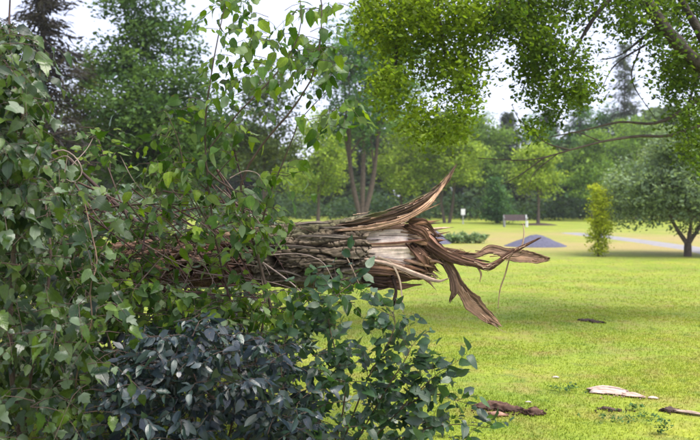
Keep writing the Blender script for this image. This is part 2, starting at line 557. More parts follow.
def tree(name, label, base, top_z, half_w, cols, crown_from=.28, shape='round', clumps=260, nleaf=34, lsize=.2, cr=.55,
         stems=((0, 0),), tr=.16, fork=0.0, group=None, cat='tree', mat_='crown', seed=0, trunk_mat='trunk', hang=0.0):
    """broadleaf: base on the ground, top height above it, half width of the crown"""
    rs = random.Random(seed + 100)
    root = tag(empty(name, base), label, cat, group)
    b = Vector(base); H = top_z
    lobes = []
    z0 = H * crown_from
    if shape == 'round':
        for i in range(9):
            f = rs.uniform(.12, .9); zz = z0 + (H - z0) * f
            wr = half_w * (math.sin(math.pi * (.14 + .78 * f)) ** .8)
            a = rs.uniform(0, 6.28); rr = wr * rs.uniform(.35, .62)
            s = wr * rs.uniform(.42, .6) + .15
            lobes.append((b.x + rr * math.cos(a), b.y + rr * math.sin(a), b.z + zz, s, s, s * .72 * max(.7, (H - z0) / (2.2 * half_w))))
        lobes.append((b.x, b.y, b.z + H - (H - z0) * .22, half_w * .45, half_w * .45, (H - z0) * .22))
        lobes.append((b.x, b.y, b.z + z0 + (H - z0) * .45, half_w * .7, half_w * .7, (H - z0) * .4))
    elif shape == 'cone':
        for i in range(8):
            f = (i + .5) / 8
            s = half_w * (1 - f) ** .8 + .1
            lobes.append((b.x + rs.uniform(-.1, .1) * s, b.y, b.z + z0 + (H - z0) * f, s, s, (H - z0) / 8))
    elif shape == 'column':
        for i in range(7):
            f = (i + .5) / 7
            s = half_w * math.sin(math.pi * (.18 + .75 * f)) ** .7
            lobes.append((b.x + rs.uniform(-.15, .15) * half_w, b.y, b.z + z0 + (H - z0) * f, s, s, (H - z0) / 9))
    cen = lobes_centres(lobes, clumps)
    v, q, c = leaf_cloud(cen, cr, nleaf, lsize, cols, hang=hang)
    link('crown', np_mesh('crown', v, q, col=c), M[mat_], root)
    for k, (dx, lean) in enumerate(stems):
        mb = MB()
        p0 = b + Vector((dx * .35, 0, -.1)) if not fork else b + Vector((dx * .08, 0, fork))
        if fork and k == 0: tube(mb, [b + Vector((0, 0, -.1)), b + Vector((0, 0, fork * .6)), b + Vector((0, 0, fork * 1.1))], tr * 1.25, tr * 1.1, 10, 5, wob=.2)
        top = b + Vector((dx + lean, rs.uniform(-.2, .2), H * (.8 if shape != 'round' else .68)))
        ps = tube(mb, [p0, p0.lerp(top, .35) + Vector((dx * .3 + rs.uniform(-.06, .06), 0, 0)), top], tr * (1 if len(stems) == 1 else .75), tr * .25, 8, 10, wob=.2)
        for i in range(6 if len(stems) == 1 else 4):
            l = lobes[rs.randrange(len(lobes))]
            s = ps[rs.randint(4, 8)]
            tube(mb, [s, (np.array(s) * .5 + np.array(l[:3]) * .5) + np.array((0, 0, .12 * H * .3)), np.array(l[:3])], tr * .3, tr * .07, 5, 5)
        mb.build('trunk', M[trunk_mat], root)
    return root

def conifer(name, label, base, H, half_w, cols, whorls=26, per=9, lsize=.3, crown_from=.1, tr=.2, group=None, gap=0.0, droop=.25, seed=0):
    rs = random.Random(seed + 500)
    root = tag(empty(name, base), label, 'conifer', group)
    b = Vector(base)
    cen, ax, crs = [], [], []
    mb = MB()
    tube(mb, [b + Vector((0, 0, -.1)), b + Vector((0, 0, H * .5)), b + Vector((0, 0, H))], tr, .02, 8, 8)
    for i in range(whorls):
        f = i / whorls
        z = H * (crown_from + (1 - crown_from) * f)
        L = half_w * (1 - f) ** .75 + .12
        for k in range(per):
            if rs.random() < gap: continue
            a = rs.uniform(0, 6.28); l = L * rs.uniform(.6, 1.12)
            d = Vector((math.cos(a), math.sin(a), 0))
            zz = z + rs.uniform(-.03, .03) * H
            s = b + Vector((0, 0, zz))
            e = s + d * l + Vector((0, 0, l * (rs.uniform(-droop, .15))))
            tube(mb, [s, s.lerp(e, .5) + Vector((0, 0, .06 * l)), e], .022 + .012 * L, .006, 4, 3)
            m = max(3, int(l / (lsize * .55)))
            for j in range(m):
                t = (j + .9) / m
                cen.append(s.lerp(e, t) + Vector((0, 0, .04 * l))); ax.append(d + Vector((0, 0, -.5))); crs.append(lsize * (1.1 - .5 * t) + .05)
    v, q, c = leaf_cloud(cen, np.array(crs), 7, lsize, cols, squash=.5, aspect=.22, axis=np.array([tuple(a) for a in ax]), hang=.3)
    link('crown', np_mesh('crown', v, q, col=c), M['crown'], root)
    mb.build('trunk', M['trunk'], root)
    return root

def foot(px, Y):
    x = (px - CX) / FPX * Y
    return Vector((x, Y, ground_z(x, Y)))
def hgt(py, Y, b):
    return P(0, py, Y).z - b.z

DK = ((.04, .085, .032), (.11, .185, .05))
MID = ((.09, .17, .035), (.22, .33, .06))
LT = ((.16, .25, .035), (.33, .42, .06))
YL = ((.25, .32, .02), (.44, .48, .04))
BLU = ((.05, .125, .05), (.13, .24, .09))
CON = ((.05, .07, .06), (.11, .14, .10))

def T(name, label, px, Y, top, hw, cols, **k):
    b = foot(px, Y)
    return tree(name, label, b, hgt(top, Y, b), hw * Y / FPX, cols, **k)
def K(name, label, px, Y, top, hw, cols, **k):
    b = foot(px, Y)
    return conifer(name, label, b, hgt(top, Y, b), hw * Y / FPX, cols, **k)

# left background
K('dark_conifer', 'dark purplish conifer with sparse drooping boughs in the top left corner', 44, 26, -80, 66, ((.028, .030, .034), (.075, .066, .066)), gap=.15, lsize=.30, whorls=34, per=9, seed=1, tr=.22)
T('broadleaf_tree', 'olive-brown tree just right of the dark purplish conifer', 92, 33, 48, 48, ((.05, .075, .02), (.13, .13, .04)), clumps=300, nleaf=40, lsize=.15, cr=.5, seed=2)
T('broadleaf_tree', 'tall dark green broadleaf tree behind the sapling at left, reaching above the frame', 155, 29, -25, 92, DK, crown_from=.12, clumps=900, nleaf=48, lsize=.17, cr=.5, seed=3, tr=.24)
T('broadleaf_tree', 'olive green tree between the tall dark tree and the forked trunks', 265, 46, 62, 52, ((.045, .085, .03), (.12, .15, .04)), clumps=330, nleaf=36, lsize=.2, cr=.6, seed=4)
T('broadleaf_tree', 'pale green tree low behind the vine leaves at far left', 20, 44, 120, 60, LT, clumps=260, nleaf=34, lsize=.2, cr=.6, seed=5)
# forked trunks behind the log
T('broadleaf_tree', 'tall tree with three slender forking trunks standing behind the fallen log', 362, 47, 8, 74, BLU, crown_from=.36, clumps=640, nleaf=38, lsize=.2, cr=.6, stems=((-.75, -.3), (.1, .1), (.85, .35)), tr=.26, fork=.7, seed=6)
T('broadleaf_tree', 'yellow-green tree left of the three forking trunks', 318, 63, 108, 46, LT, crown_from=.12, clumps=330, nleaf=34, lsize=.25, cr=.7, seed=7)
T('broadleaf_tree', 'light green tree just right of the three forking trunks', 402, 66, 112, 38, LT, crown_from=.15, clumps=300, nleaf=34, lsize=.25, cr=.7, seed=8)
T('broadleaf_tree', 'broad light green tree behind the upturned splinter tip', 447, 64, 118, 40, LT, crown_from=.3, clumps=330, nleaf=34, lsize=.24, cr=.7, stems=((-.5, -.2), (.45, .2)), tr=.2, seed=9)
T('broadleaf_tree', 'small blue-green cone-shaped tree left of the bench', 497, 64, 174, 21, BLU, crown_from=.08, shape='cone', clumps=170, nleaf=34, lsize=.2, cr=.5, seed=10)
T('broadleaf_tree', 'rounded light green tree on a mulch ring right of the bench', 538, 59, 143, 38, LT, crown_from=.26, clumps=330, nleaf=36, lsize=.22, cr=.6, seed=11, tr=.15)
T('broadleaf_tree', 'mid green tree behind and right of the mulch ring tree', 592, 70, 128, 36, MID, crown_from=.1, clumps=300, nleaf=34, lsize=.25, cr=.7, seed=12)
T('broadleaf_tree', 'bushy green tree rising behind the yellow columnar tree', 636, 74, 112, 44, MID, crown_from=.1, clumps=330, nleaf=34, lsize=.26, cr=.75, seed=13)
T('broadleaf_tree', 'green tree at the right edge behind the round blue-green tree', 706, 72, 100, 46, MID, crown_from=.1, clumps=300, nleaf=34, lsize=.26, cr=.75, seed=14)
K('dark_conifer', 'dark conifer rising behind the small cone-shaped tree', 508, 82, 112, 34, CON, lsize=.6, whorls=24, seed=15)
K('dark_conifer', 'tall thin conifer with sparse top in the sky gap at right', 624, 84, 42, 30, CON, lsize=.6, gap=.3, whorls=26, per=8, seed=16)
K('dark_conifer', 'dark pointed conifer left of the sparse tall one, behind bare branches', 580, 84, 82, 34, BLU, lsize=.6, gap=.1, whorls=26, seed=17)
K('dark_conifer', 'dark conifer in the woods directly behind the rounded light tree', 548, 86, 108, 34, CON, lsize=.6, whorls=24, seed=18)
T('broadleaf_tree', 'round blue-green tree with low forked trunk on the right lawn', 688, 26, 126, 88, ((.13, .19, .11), (.26, .34, .20)), crown_from=.13, clumps=800, nleaf=46, lsize=.12, cr=.34, stems=((-.5, -.5), (.15, .0), (.5, .5)), tr=.10, fork=.42, seed=19, hang=.3)
T('columnar_tree', 'narrow yellow-green columnar young tree on the open lawn', 599, 26, 186, 11, YL, crown_from=.08, shape='column', clumps=150, nleaf=34, lsize=.085, cr=.2, seed=20, tr=.04)

# woods that close the view behind the single trees
def woods():
    cen = []
    for i in range(4200):
        x = nr.uniform(-75, 75); y = nr.uniform(88, 100)
        hmax = 9.0 + 2.2 * math.sin(x * .21) + 1.5 * math.sin(x * .53 + 1)
        cen.append((x, y, ground_z(x, y) + hmax * nr.random() ** .8))
    v, q, c = leaf_cloud(cen, 1.5, 28, .8, ((.05, .085, .04), (.12, .18, .06)), aspect=.8)
    tag(link('woodland', np_mesh('woodland', v, q, col=c), M['crown']), 'dark woodland mass closing the view behind the park trees', 'woodland', kind='stuff')
    cen = []
    for i in range(1500):
        x = nr.uniform(-60, 60); y = nr.uniform(72, 84)
        cen.append((x, y, ground_z(x, y) + (2.0 + .5 * math.sin(x * .7)) * nr.random()))
    v, q, c = leaf_cloud(cen, .9, 24, .38, ((.025, .055, .03), (.07, .115, .045)))
    tag(link('undergrowth', np_mesh('undergrowth', v, q, col=c), M['crown']), 'low dark undergrowth along the foot of the woods', 'undergrowth', kind='stuff')
woods()

# ------------------------------------------------------------------ things on the far lawn
def gravel_pile(label, c, hw, h, seed):
    v, q = [], []
    nr_, na = 16, 40
    for i in range(nr_ + 1):
        f = i / nr_
        for k in range(na):
            a = 2 * math.pi * k / na
            rr = hw * f * (1 + .12 * noise.noise(Vector((math.cos(a) * 1.5, math.sin(a) * 1.5, seed))))
            z = h * (max(0, 1 - f) ** 1.05) * (1 - .12 * math.exp(-(f / .15) ** 2)) + .035 * noise.noise(Vector((rr * math.cos(a) * 3, rr * math.sin(a) * 3, seed + 4))) * (1 - f) ** .3
            v.append((c.x + rr * math.cos(a), c.y + rr * .8 * math.sin(a), c.z + z - .01 - (.06 if i == nr_ else 0)))
    for i in range(nr_):
        for k in range(na):
            k2 = (k + 1) % na
            q.append((i * na + k, (i + 1) * na + k, (i + 1) * na + k2, i * na + k2))
    tag(link('gravel_pile', np_mesh('gravel_pile', v, q, smooth=True), M['gravel']), label, 'gravel pile', 'gravel piles on the lawn')
c1 = G(536, 246); gravel_pile('low blue-grey gravel pile standing clear on the lawn, right of the bench', c1, 33 * c1.y / FPX, 13.5 * c1.y / FPX, 1.0)
c2 = G(421, 243); gravel_pile('blue-grey gravel pile half hidden behind the broken log end', c2, 34 * c2.y / FPX, 23 * c2.y / FPX, 2.0)

def small_shrub():
    b = G(464, 243)
    root = tag(empty('low_shrub', b), 'low pale grey-green shrub on the lawn between the two gravel piles', 'shrub')
    s = b.y / FPX
    lob = [(b.x + dx * s, b.y, b.z + hz * s, rx * s, rx * s, hz * s) for dx, hz, rx in ((-14, 5, 9), (-4, 6, 9), (6, 4.5, 9), (15, 5.5, 8))]
    v, q, c = leaf_cloud(lobes_centres(lob, 130), .14, 26, .11, ((.15, .23, .12), (.27, .36, .20)))
    link('foliage', np_mesh('foliage', v, q, col=c), M['crown'], root)
    mb = MB()
    for i in range(7): tube(mb, [b + Vector((rnd.uniform(-.4, .4), 0, -.03)), b + Vector((rnd.uniform(-.6, .6), rnd.uniform(-.2, .2), .35))], .012, .004, 5, 4)
    mb.build('stem', M['trunk'], root)
small_shrub()

def box(mb, c, sx, sy, sz, bev=0.0):
    b = len(mb.v)
    for dz in (-1, 1):
        for dx, dy in ((-1, -1), (1, -1), (1, 1), (-1, 1)):
            mb.v.append((c[0] + dx * sx / 2, c[1] + dy * sy / 2, c[2] + dz * sz / 2)); mb.uv.append((dx, dy + dz)); mb.c.append((1, 1, 1))
    for f in ((3, 2, 1, 0), (4, 5, 6, 7), (0, 1, 5, 4), (1, 2, 6, 5), (2, 3, 7, 6), (3, 0, 4, 7)): mb.f.append(tuple(b + i for i in f))

def bench():
    b = foot(515, 55); z = b.z
    root = tag(empty('park_bench', b), 'small brown bench with white end on the far lawn before the trees', 'bench')
    wid = 1.45
    for i in range(3):
        mb = MB(); box(mb, (b.x, b.y + .04 * i, z + .50 + .135 * i), wid, .03, .125); mb.build('backrest_slat', M['board'], root, smooth=False)
    for i in range(3):
        mb = MB(); box(mb, (b.x, b.y - .12 - .13 * i, z + .44), wid, .115, .035); mb.build('seat_slat', M['board'], root, smooth=False)
    for sg, m in ((-1, 'post'), (1, 'white')):
        mb = MB(); x = b.x + sg * (wid / 2 + .045)
        box(mb, (x, b.y + .03, z + .41), .075, .08, .84); box(mb, (x, b.y - .40, z + .21), .075, .07, .44); box(mb, (x, b.y - .185, z + .6), .072, .36, .05)
        o = mb.build('end_frame', M[m], root, smooth=False)
        if sg > 0: o['label'] = 'white painted right end frame of the bench'
bench()

def sign():
    b = foot(463, 61)
    root = tag(empty('sign_post', b), 'small white sign panel on a grey post before the trees', 'sign')
    mb = MB(); tube(mb, [b + Vector((0, 0, -.1)), b + Vector((0, 0, .55)), b + Vector((0, 0, 1.0))], .045, .045, 8, 3); mb.build('post', M['post'], root)
    mb = MB(); box(mb, (b.x, b.y - .055, b.z + .93), .32, .025, .46); mb.build('sign_panel', M['white'], root, smooth=False)
sign()

def mulch_ring():
    b = foot(538, 59)
    v, q = [], []
    for i in range(6):
        f = i / 5
        for k in range(28):
            a = 6.2832 * k / 28; r = 1.5 * f * (1 + .1 * noise.noise(Vector((math.cos(a) * 2, math.sin(a) * 2, 1))))
            v.append((b.x + r * math.cos(a), b.y + r * math.sin(a), b.z + .17 * (1 - f * f) - .02))
    for i in range(5):
        for k in range(28): q.append((i * 28 + k, (i + 1) * 28 + k, (i + 1) * 28 + (k + 1) % 28, i * 28 + (k + 1) % 28))
    tag(link('mulch_ring', np_mesh('mulch_ring', v, q, smooth=True), M['mulch']), 'dark mulch ring round the foot of the rounded light green tree', 'mulch')
mulch_ring()

# ------------------------------------------------------------------ the fallen, snapped trunk
AX = [(-60, 285, 7.3, .03), (20, 276, 7.0, .10), (100, 268, 6.65, .145), (180, 262, 6.4, .17), (230, 258, 6.25, .185), (262, 257, 6.18, .195), (292, 255.5, 6.1, .218), (340, 254, 6.03, .228), (376, 251, 6.0, .243), (432, 250, 5.96, .235)]
AXP = [np.array((*P(a, b, c), r)) for a, b, c, r in AX]
LOGROOT = tag(empty('fallen_log', P(120, 268, 6.6) * 1.0), 'thick snapped log with furrowed bark and a splintered pale broken end', 'fallen log')
LOGROOT.location.z = 0
AXC = catmull(AXP, 420)

def axis_at(px):
    """index along the sampled axis for a column of the photograph"""
    best, bi = 1e9, 0
    for i, p in enumerate(AXC):
        u = CX + p[0] / p[1] * FPX
        if abs(u - px) < best: best, bi = abs(u - px), i
    return bi

def bark_height(s, th, seed=0):
    """furrowed bark: long flat-topped plates split by deep cracks"""
    cx, cy = math.cos(th), math.sin(th)
    wv = noise.noise(Vector((cx * 1.5, cy * 1.5, s * 3.0 + seed))) * .5
    p = Vector((cx * 4.3 + wv * .35, cy * 4.3 + wv * .3, s * 2.3 + seed))
    a = abs(noise.noise(p)) * 2.0
    b = abs(noise.noise(Vector((cx * 8.5, cy * 8.5, s * 5.5 + 7)) + Vector((wv, 0, 0)))) * 2.0
    e = abs(noise.noise(Vector((cx * 3.2, cy * 3.2, s * 17 + 3)))) * 2
    f = noise.noise(Vector((cx * 9, cy * 9, s * 22)))
    def ss(x, lo, hi):
        t = max(0, min(1, (x - lo) / (hi - lo))); return t * t * (3 - 2 * t)
    h = ss(a, .0, .30) * (.5 + .5 * ss(b, .0, .22)) * (.6 + .4 * ss(e, .0, .12))
    return h + .13 * f + .2 * noise.noise(Vector((cx * 1.2, cy * 1.2, s * 2.5 + 20)))

def trunk_shell():
    mb = MB()
    i0, i1 = 0, axis_at(374)
    seg = 230
    T_ = frames([p[:3] for p in AXC])
    rows = list(range(i0, i1 + 1))
    s = 0
    for r_, i in enumerate(rows):
        p = AXC[i]
        if r_: s += np.linalg.norm(p[:3] - AXC[rows[r_ - 1]][:3])
        a = np.cross(T_[i], (0, 0, 1)); a /= np.linalg.norm(a); b = np.cross(a, T_[i])
        fine = i > axis_at(85)
        last = (i1 - i) / 10.0
        for k in range(seg + 1):
            th = 2 * math.pi * (k % seg) / seg
            h = bark_height(s, th) if fine else .5
            rad = p[3] * .85 + .066 * h
            big = .012 * noise.noise(Vector((math.cos(th) * 1.1, math.sin(th) * 1.1, s * 1.4)))
            rad += big
            off = np.zeros(3)
            if last < 1:   # ragged end of the bark
                j = noise.noise(Vector((math.cos(th) * 3.5, math.sin(th) * 3.5, 5))) * .07 + noise.noise(Vector((math.cos(th) * 11, math.sin(th) * 11, 9))) * .03
                off = T_[i] * j * (1 - last)
            q = p[:3] + rad * (math.cos(th) * a + math.sin(th) * b) + off
            mb.v.append(q)
            mb.uv.append((k / seg * 2 * math.pi * .24, s))
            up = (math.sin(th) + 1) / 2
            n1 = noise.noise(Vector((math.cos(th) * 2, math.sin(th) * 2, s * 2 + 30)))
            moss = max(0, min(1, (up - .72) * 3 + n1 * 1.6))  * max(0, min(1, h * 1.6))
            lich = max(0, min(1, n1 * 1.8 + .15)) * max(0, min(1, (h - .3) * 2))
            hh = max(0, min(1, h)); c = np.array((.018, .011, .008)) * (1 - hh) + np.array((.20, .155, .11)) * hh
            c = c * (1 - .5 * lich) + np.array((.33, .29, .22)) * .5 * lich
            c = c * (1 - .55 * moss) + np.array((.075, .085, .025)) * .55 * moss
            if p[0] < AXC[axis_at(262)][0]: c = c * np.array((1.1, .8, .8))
            mb.c.append(c)
    s1 = seg + 1
    for r_ in range(len(rows) - 1):
        for k in range(seg): mb.f.append((r_ * s1 + k, r_ * s1 + k + 1, (r_ + 1) * s1 + k + 1, (r_ + 1) * s1 + k))
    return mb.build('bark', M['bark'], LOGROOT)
BARK = trunk_shell()

def heartwood():
    mb = MB()
    i0, i1 = axis_at(352), axis_at(430)
    T_ = frames([p[:3] for p in AXC])
    seg = 160
    n = 90
    s = 0
    prev = None
    for r_ in range(n + 1):
        fi = i0 + (i1 - i0) * r_ / n
        k0 = min(int(fi), len(AXC) - 2); t = fi - k0
        p = AXC[k0] * (1 - t) + AXC[k0 + 1] * t
        Tn = T_[k0]
        if prev is not None: s += np.linalg.norm(p[:3] - prev)
        prev = p[:3]
        a = np.cross(Tn, (0, 0, 1)); a /= np.linalg.norm(a); b = np.cross(a, Tn)
        f = r_ / n
        for k in range(seg + 1):
            th = 2 * math.pi * (k % seg) / seg
            ct, st = math.cos(th), math.sin(th)
            # a is towards the camera (+), b is up
            front = ct
            rad = p[3] * .86
            # split faces: flatten the side towards the camera into two long planes with a crack between
            n1 = noise.noise(Vector((ct * 4, st * 4, s * 2.2))); n2 = noise.noise(Vector((ct * 12, st * 12, s * 4)))
            vert = st * rad
            if front > 0:
                fl = .80 + .10 * st
                rad = min(rad, p[3] * fl / max(.25, front)) if front > .3 else rad
                crack = math.exp(-((vert - .045 - .02 * s) / .012) ** 2)
                rad -= .05 * crack * front
                step = 1 / (1 + math.exp(-(vert - .045) / .006))
                rad -= .018 * step * front
                low = 1 / (1 + math.exp((vert + .125 + .02 * n1) / .012))
                rad -= .04 * low * front
            rad += .010 * n1 + .006 * n2
            fray = max(0, (f - .72) / .28)
            j = noise.noise(Vector((ct * 5, st * 5, 3))) * .05 + noise.noise(Vector((ct * 15, st * 15, 8))) * .05
            rad *= 1 - .32 * fray * (0.6 + noise.noise(Vector((ct * 7, st * 7, s * 9))) * 1.2)
            q = p[:3] + rad * (ct * a + st * b) + Tn * j * fray
            mb.v.append(q); mb.uv.append((k / seg * 1.4, s))
            # pale fresh sapwood facing us, browner towards the torn end, the top and the underside
            edge = .04 * noise.noise(Vector((st * 6, s * 3, 2))) + .05 * noise.noise(Vector((st * 20, s * 6, 4)))
            pale = 1.0 if (front > .15 and -.135 + edge < vert < .155 + edge and s < .49 + edge * 1.6) else 0.0
            ck = math.exp(-((vert - .045 - .02 * s) / .010) ** 2) if front > 0 else 0
            brown = np.array((.20, .115, .065)) * (1 + .7 * n1)
            if vert < -.13: brown = np.array((.10, .052, .032)) * (1 + .6 * n1)
            c = brown * (1 - pale) + np.array((.92, .75, .62)) * pale * (1 + .12 * n1)
            c = c * (1 - .75 * ck) + np.array((.10, .05, .03)) * .75 * ck
            mb.c.append(c)
    s1 = seg + 1
    for r_ in range(n):
        for k in range(seg): mb.f.append((r_ * s1 + k, r_ * s1 + k + 1, (r_ + 1) * s1 + k + 1, (r_ + 1) * s1 + k))
    # hollow, torn end
    cen = len(mb.v); p = AXC[i1]
    mb.v.append(p[:3] - T_[i1] * .16); mb.uv.append((0, 0)); mb.c.append((.08, .045, .03))
    for k in range(seg): mb.f.append((n * s1 + k, n * s1 + k + 1, cen))
    o = mb.build('heartwood', M['wood'], LOGROOT)
    o['label'] = 'pale split sapwood exposed at the broken end'
    return o
HEART = heartwood()

def shard(name, pts, wid, thk, parent=None, **k):
    mb = MB()
    k['seg'] = max(k.get('seg', 16), 12) * 2
    sweep(mb, [np.array(P(*p)) for p in pts], wid, thk, **k)
    return mb.build(name, M['wood'], parent or LOGROOT)

BK = (.11, .07, .05); BK2 = (.075, .045, .033); WD = (.36, .22, .14); WP = (.46, .31, .21); WR = (.22, .115, .065)
# upturned splinter: mossy back, tan torn face
shard('splinter', [(340, 230.5, 5.86), (370, 227.5, 5.80), (395, 222.5, 5.78), (412, 215, 5.77), (428, 204, 5.77), (440, 190, 5.79), (447, 179, 5.81)],
      [.012, .045, .05, .045, .034, .022, .006], [.03, .05, .06, .05, .04, .025, .006], twist=(0, 10), colA=(.60, .39, .26), colB=WR, seed=1, rough=.28, n=120, seg=24, jag=.05)
shard('splinter', [(338, 226, 5.93), (362, 224, 5.87), (390, 217.5, 5.83), (412, 208.5, 5.81), (430, 197, 5.81), (444, 184, 5.82), (453.5, 169, 5.83)],
      [.02, .055, .06, .055, .046, .034, .004], [.05, .09, .09, .08, .06, .04, .005], colA=(.13, .085, .055), colB=BK, seed=2, rough=.45, n=130, seg=24, jag=.05)
for i, (x0, y0, x1, y1, w_) in enumerate(((352, 221, 405, 207, .035), (372, 217, 420, 200, .032), (392, 211, 436, 190, .03), (345, 223, 378, 216, .03))):
    shard('bark_strip', [(x0, y0, 5.89), ((x0 + x1) / 2, (y0 + y1) / 2 + .5, 5.835), (x1, y1, 5.85)], [.01, w_, .006], [.02, w_ * .9, .008], colA=((.11, .11, .04), (.14, .105, .065))[i % 2], colB=BK, seed=220 + i, rough=.6, n=50, seg=16, jag=.04)
for i, (x0, y0, x1, y1, w_, c) in enumerate(((385, 229, 437, 205, .018, (.4, .25, .16)), (408, 226, 436, 221, .03, WR), (411, 232, 433, 233, .03, WD), (410, 240, 434, 246, .035, (.30, .17, .10)),
                                             (410, 250, 436, 262, .035, WD), (404, 260, 434, 268, .03, (.36, .22, .14)), (392, 264, 430, 272, .028, WR), (411, 236, 430, 240, .03, WP), (411, 254, 430, 256, .03, (.42, .26, .17)), (370, 263, 420, 268, .03, (.40, .26, .18)), (362, 266, 410, 272, .028, (.30, .17, .11)), (372, 258, 405, 263, .02, (.48, .34, .25)))):
    shard('splinter', [(x0, y0, 5.80), ((x0 + x1) / 2, (y0 + y1) / 2 - .5, 5.755), (x1, y1, 5.79)], [w_ * .5, w_, .004], [w_ * .4, w_ * .6, .004], colA=c, colB=BK, seed=120 + i, rough=.3, n=40, seg=14, jag=.05, twist=(-20 + 7 * i % 40, 10))
for i, (pts, w_, c) in enumerate((([(411, 227, 5.79), (422, 232, 5.76), (430, 244, 5.77)], [.05, .085, .03], (.14, .075, .047)), ([(413, 247, 5.78), (423, 257, 5.76), (428, 270, 5.79)], [.05, .085, .02], (.12, .063, .04)), ([(392, 268, 5.78), (410, 275, 5.76), (427, 277, 5.8)], [.04, .07, .02], (.085, .047, .03)),
                                 ([(360, 270, 5.80), (382, 272, 5.765), (404, 276, 5.78)], [.03, .05, .02], (.19, .11, .07)), ([(408, 220, 5.79), (424, 222, 5.77), (434, 232, 5.79)], [.03, .06, .02], (.11, .06, .038)))):
    shard('torn_slab', pts, w_, [.03, .04, .01], colA=c, colB=BK2, seed=240 + i, rough=.45, n=50, seg=20, jag=.06, twist=(-15, 20))
# long upper torn limb with flake
shard('torn_limb', [(419, 228, 5.84), (428, 241, 5.8), (442, 252, 5.76), (458, 260, 5.73), (474, 264, 5.71), (487, 267, 5.7), (497, 263, 5.68), (511, 253, 5.66), (538, 239, 5.64)],
      [.05, .10, .10, .075, .06, .05, .04, .034, .010], [.06, .08, .08, .06, .05, .04, .04, .03, .01], twist=(0, 20), colA=(.135, .072, .047), colB=(.05, .03, .022), seed=5, rough=.32, n=140, seg=26, jag=.03)
shard('torn_limb', [(426, 238, 5.9), (440, 249, 5.86), (456, 253, 5.84), (475, 255.5, 5.8), (490, 250, 5.8), (508, 254, 5.76), (530, 258, 5.74), (547, 259, 5.73)],
      [.04, .055, .05, .04, .04, .07, .095, .09, .02], [.05, .05, .04, .03, .022, .018, .012, .006, .002], twist=(0, 10, 25, 10), curl=.25, colA=(.21, .13, .08), colB=(.07, .045, .03), seed=6, rough=.36, n=140, seg=26, jag=.03)
shard('torn_limb', [(424, 238, 5.82), (440, 250, 5.77), (458, 256, 5.74), (484, 261, 5.72)], [.03, .05, .035, .006], [.04, .04, .03, .01], colA=(.10, .055, .036), colB=BK2, seed=24, rough=.4, n=60, jag=.05)
# drooping bark flap
shard('bark_flap', [(424, 236, 5.84), (438, 254, 5.8), (452, 270, 5.78), (459, 286, 5.76), (472, 302, 5.74), (486, 316, 5.73), (498, 325, 5.72)],
      [.10, .09, .055, .085, .125, .085, .012], [.06, .05, .035, .03, .022, .016, .01], twist=(0, -10, 15), curl=.3, colA=(.22, .135, .083), colB=(.07, .045, .03), seed=7, rough=.36, n=120, seg=22, jag=.04)
shard('bark_flap', [(444, 262, 5.77), (452, 277, 5.76), (455, 290, 5.75), (452, 298, 5.75)], [.03, .05, .05, .01], [.03, .03, .02, .01], colA=(.13, .08, .055), colB=BK2, seed=25, rough=.5, n=40, jag=.05)
shard('bark_flap', [(421, 228, 5.88), (428, 242, 5.84), (432, 258, 5.82), (428, 274, 5.82)], [.04, .06, .05, .01], [.04, .05, .04, .02], colA=(.17, .095, .06), colB=BK2, seed=8, rough=.4, n=50, seg=20, jag=.05)
for i, (x0, x1, y0, y1) in enumerate(((360, 402, 276, 280), (372, 425, 280, 276), (380, 418, 284, 285), (366, 392, 282, 287), (395, 432, 271, 278), (350, 384, 271, 273), (398, 430, 264, 268))):
    shard('bark_flap', [(x0, y0, 5.84), ((x0 + x1) / 2, (y0 + y1) / 2 + 1.5, 5.79), (x1, y1, 5.82)], [.02, .045, .012], [.02, .04, .01], colA=((.075, .042, .03), (.13, .07, .045), (.19, .105, .07))[i % 3], colB=(.05, .03, .022), seed=90 + i, rough=.6, n=40, seg=12, jag=.05)
# thin pale slivers
shard('sliver', [(366, 259, 5.74), (392, 265, 5.70), (418, 275, 5.66), (437, 281, 5.63), (447, 279, 5.62)], [.02, .032, .035, .022, .008], [.012, .014, .014, .01, .005], colA=(.50, .36, .27), colB=WD, seed=10, rough=.15, jag=.02)
shard('sliver', [(378, 257, 5.73), (391, 263, 5.70), (399, 278, 5.68), (402, 296, 5.67), (403, 312, 5.68)], [.014, .017, .014, .011, .006], [.008, .008, .007, .006, .004], colA=(.44, .34, .24), colB=WD, seed=11, rough=.15, jag=.01)
shard('sliver', [(359, 284, 5.72), (352, 268, 5.72), (344, 252, 5.74)], [.006, .008, .006], [.005, .005, .004], colA=(.3, .22, .16), colB=WD, seed=12, rough=.15, jag=.01)
shard('sliver', [(520, 252, 5.66), (523, 242, 5.66), (524, 232, 5.66), (523, 224, 5.66)], [.016, .012, .009, .005], [.01, .008, .006, .004], colA=(.45, .32, .22), colB=WD, seed=13, rough=.15, jag=.01)
shard('sliver', [(511, 254, 5.7), (508, 264, 5.7), (505, 275, 5.7), (500, 290, 5.7), (498, 308, 5.7)], [.009, .010, .011, .005], [.006, .006, .006, .004], colA=(.28, .20, .11), colB=WD, seed=14, rough=.15, jag=.01)
shard('sliver', [(478, 268, 5.7), (481, 274, 5.7), (480, 281, 5.7)], [.012, .014, .004], [.006, .006, .003], colA=(.3, .2, .11), colB=WD, seed=15, rough=.15, jag=.01)
shard('sliver', [(394, 280, 5.75), (396, 291, 5.75), (394, 302, 5.75)], [.03, .022, .03], [.02, .012, .014], colA=(.05, .03, .024), colB=BK2, seed=16, rough=.5, jag=.04)
shard('sliver', [(369, 244, 5.76), (395, 243, 5.735), (424, 240, 5.74)], [.008, .02, .012], [.02, .03, .02], colA=(.20, .10, .065), colB=BK, seed=17, rough=.2, jag=.02)
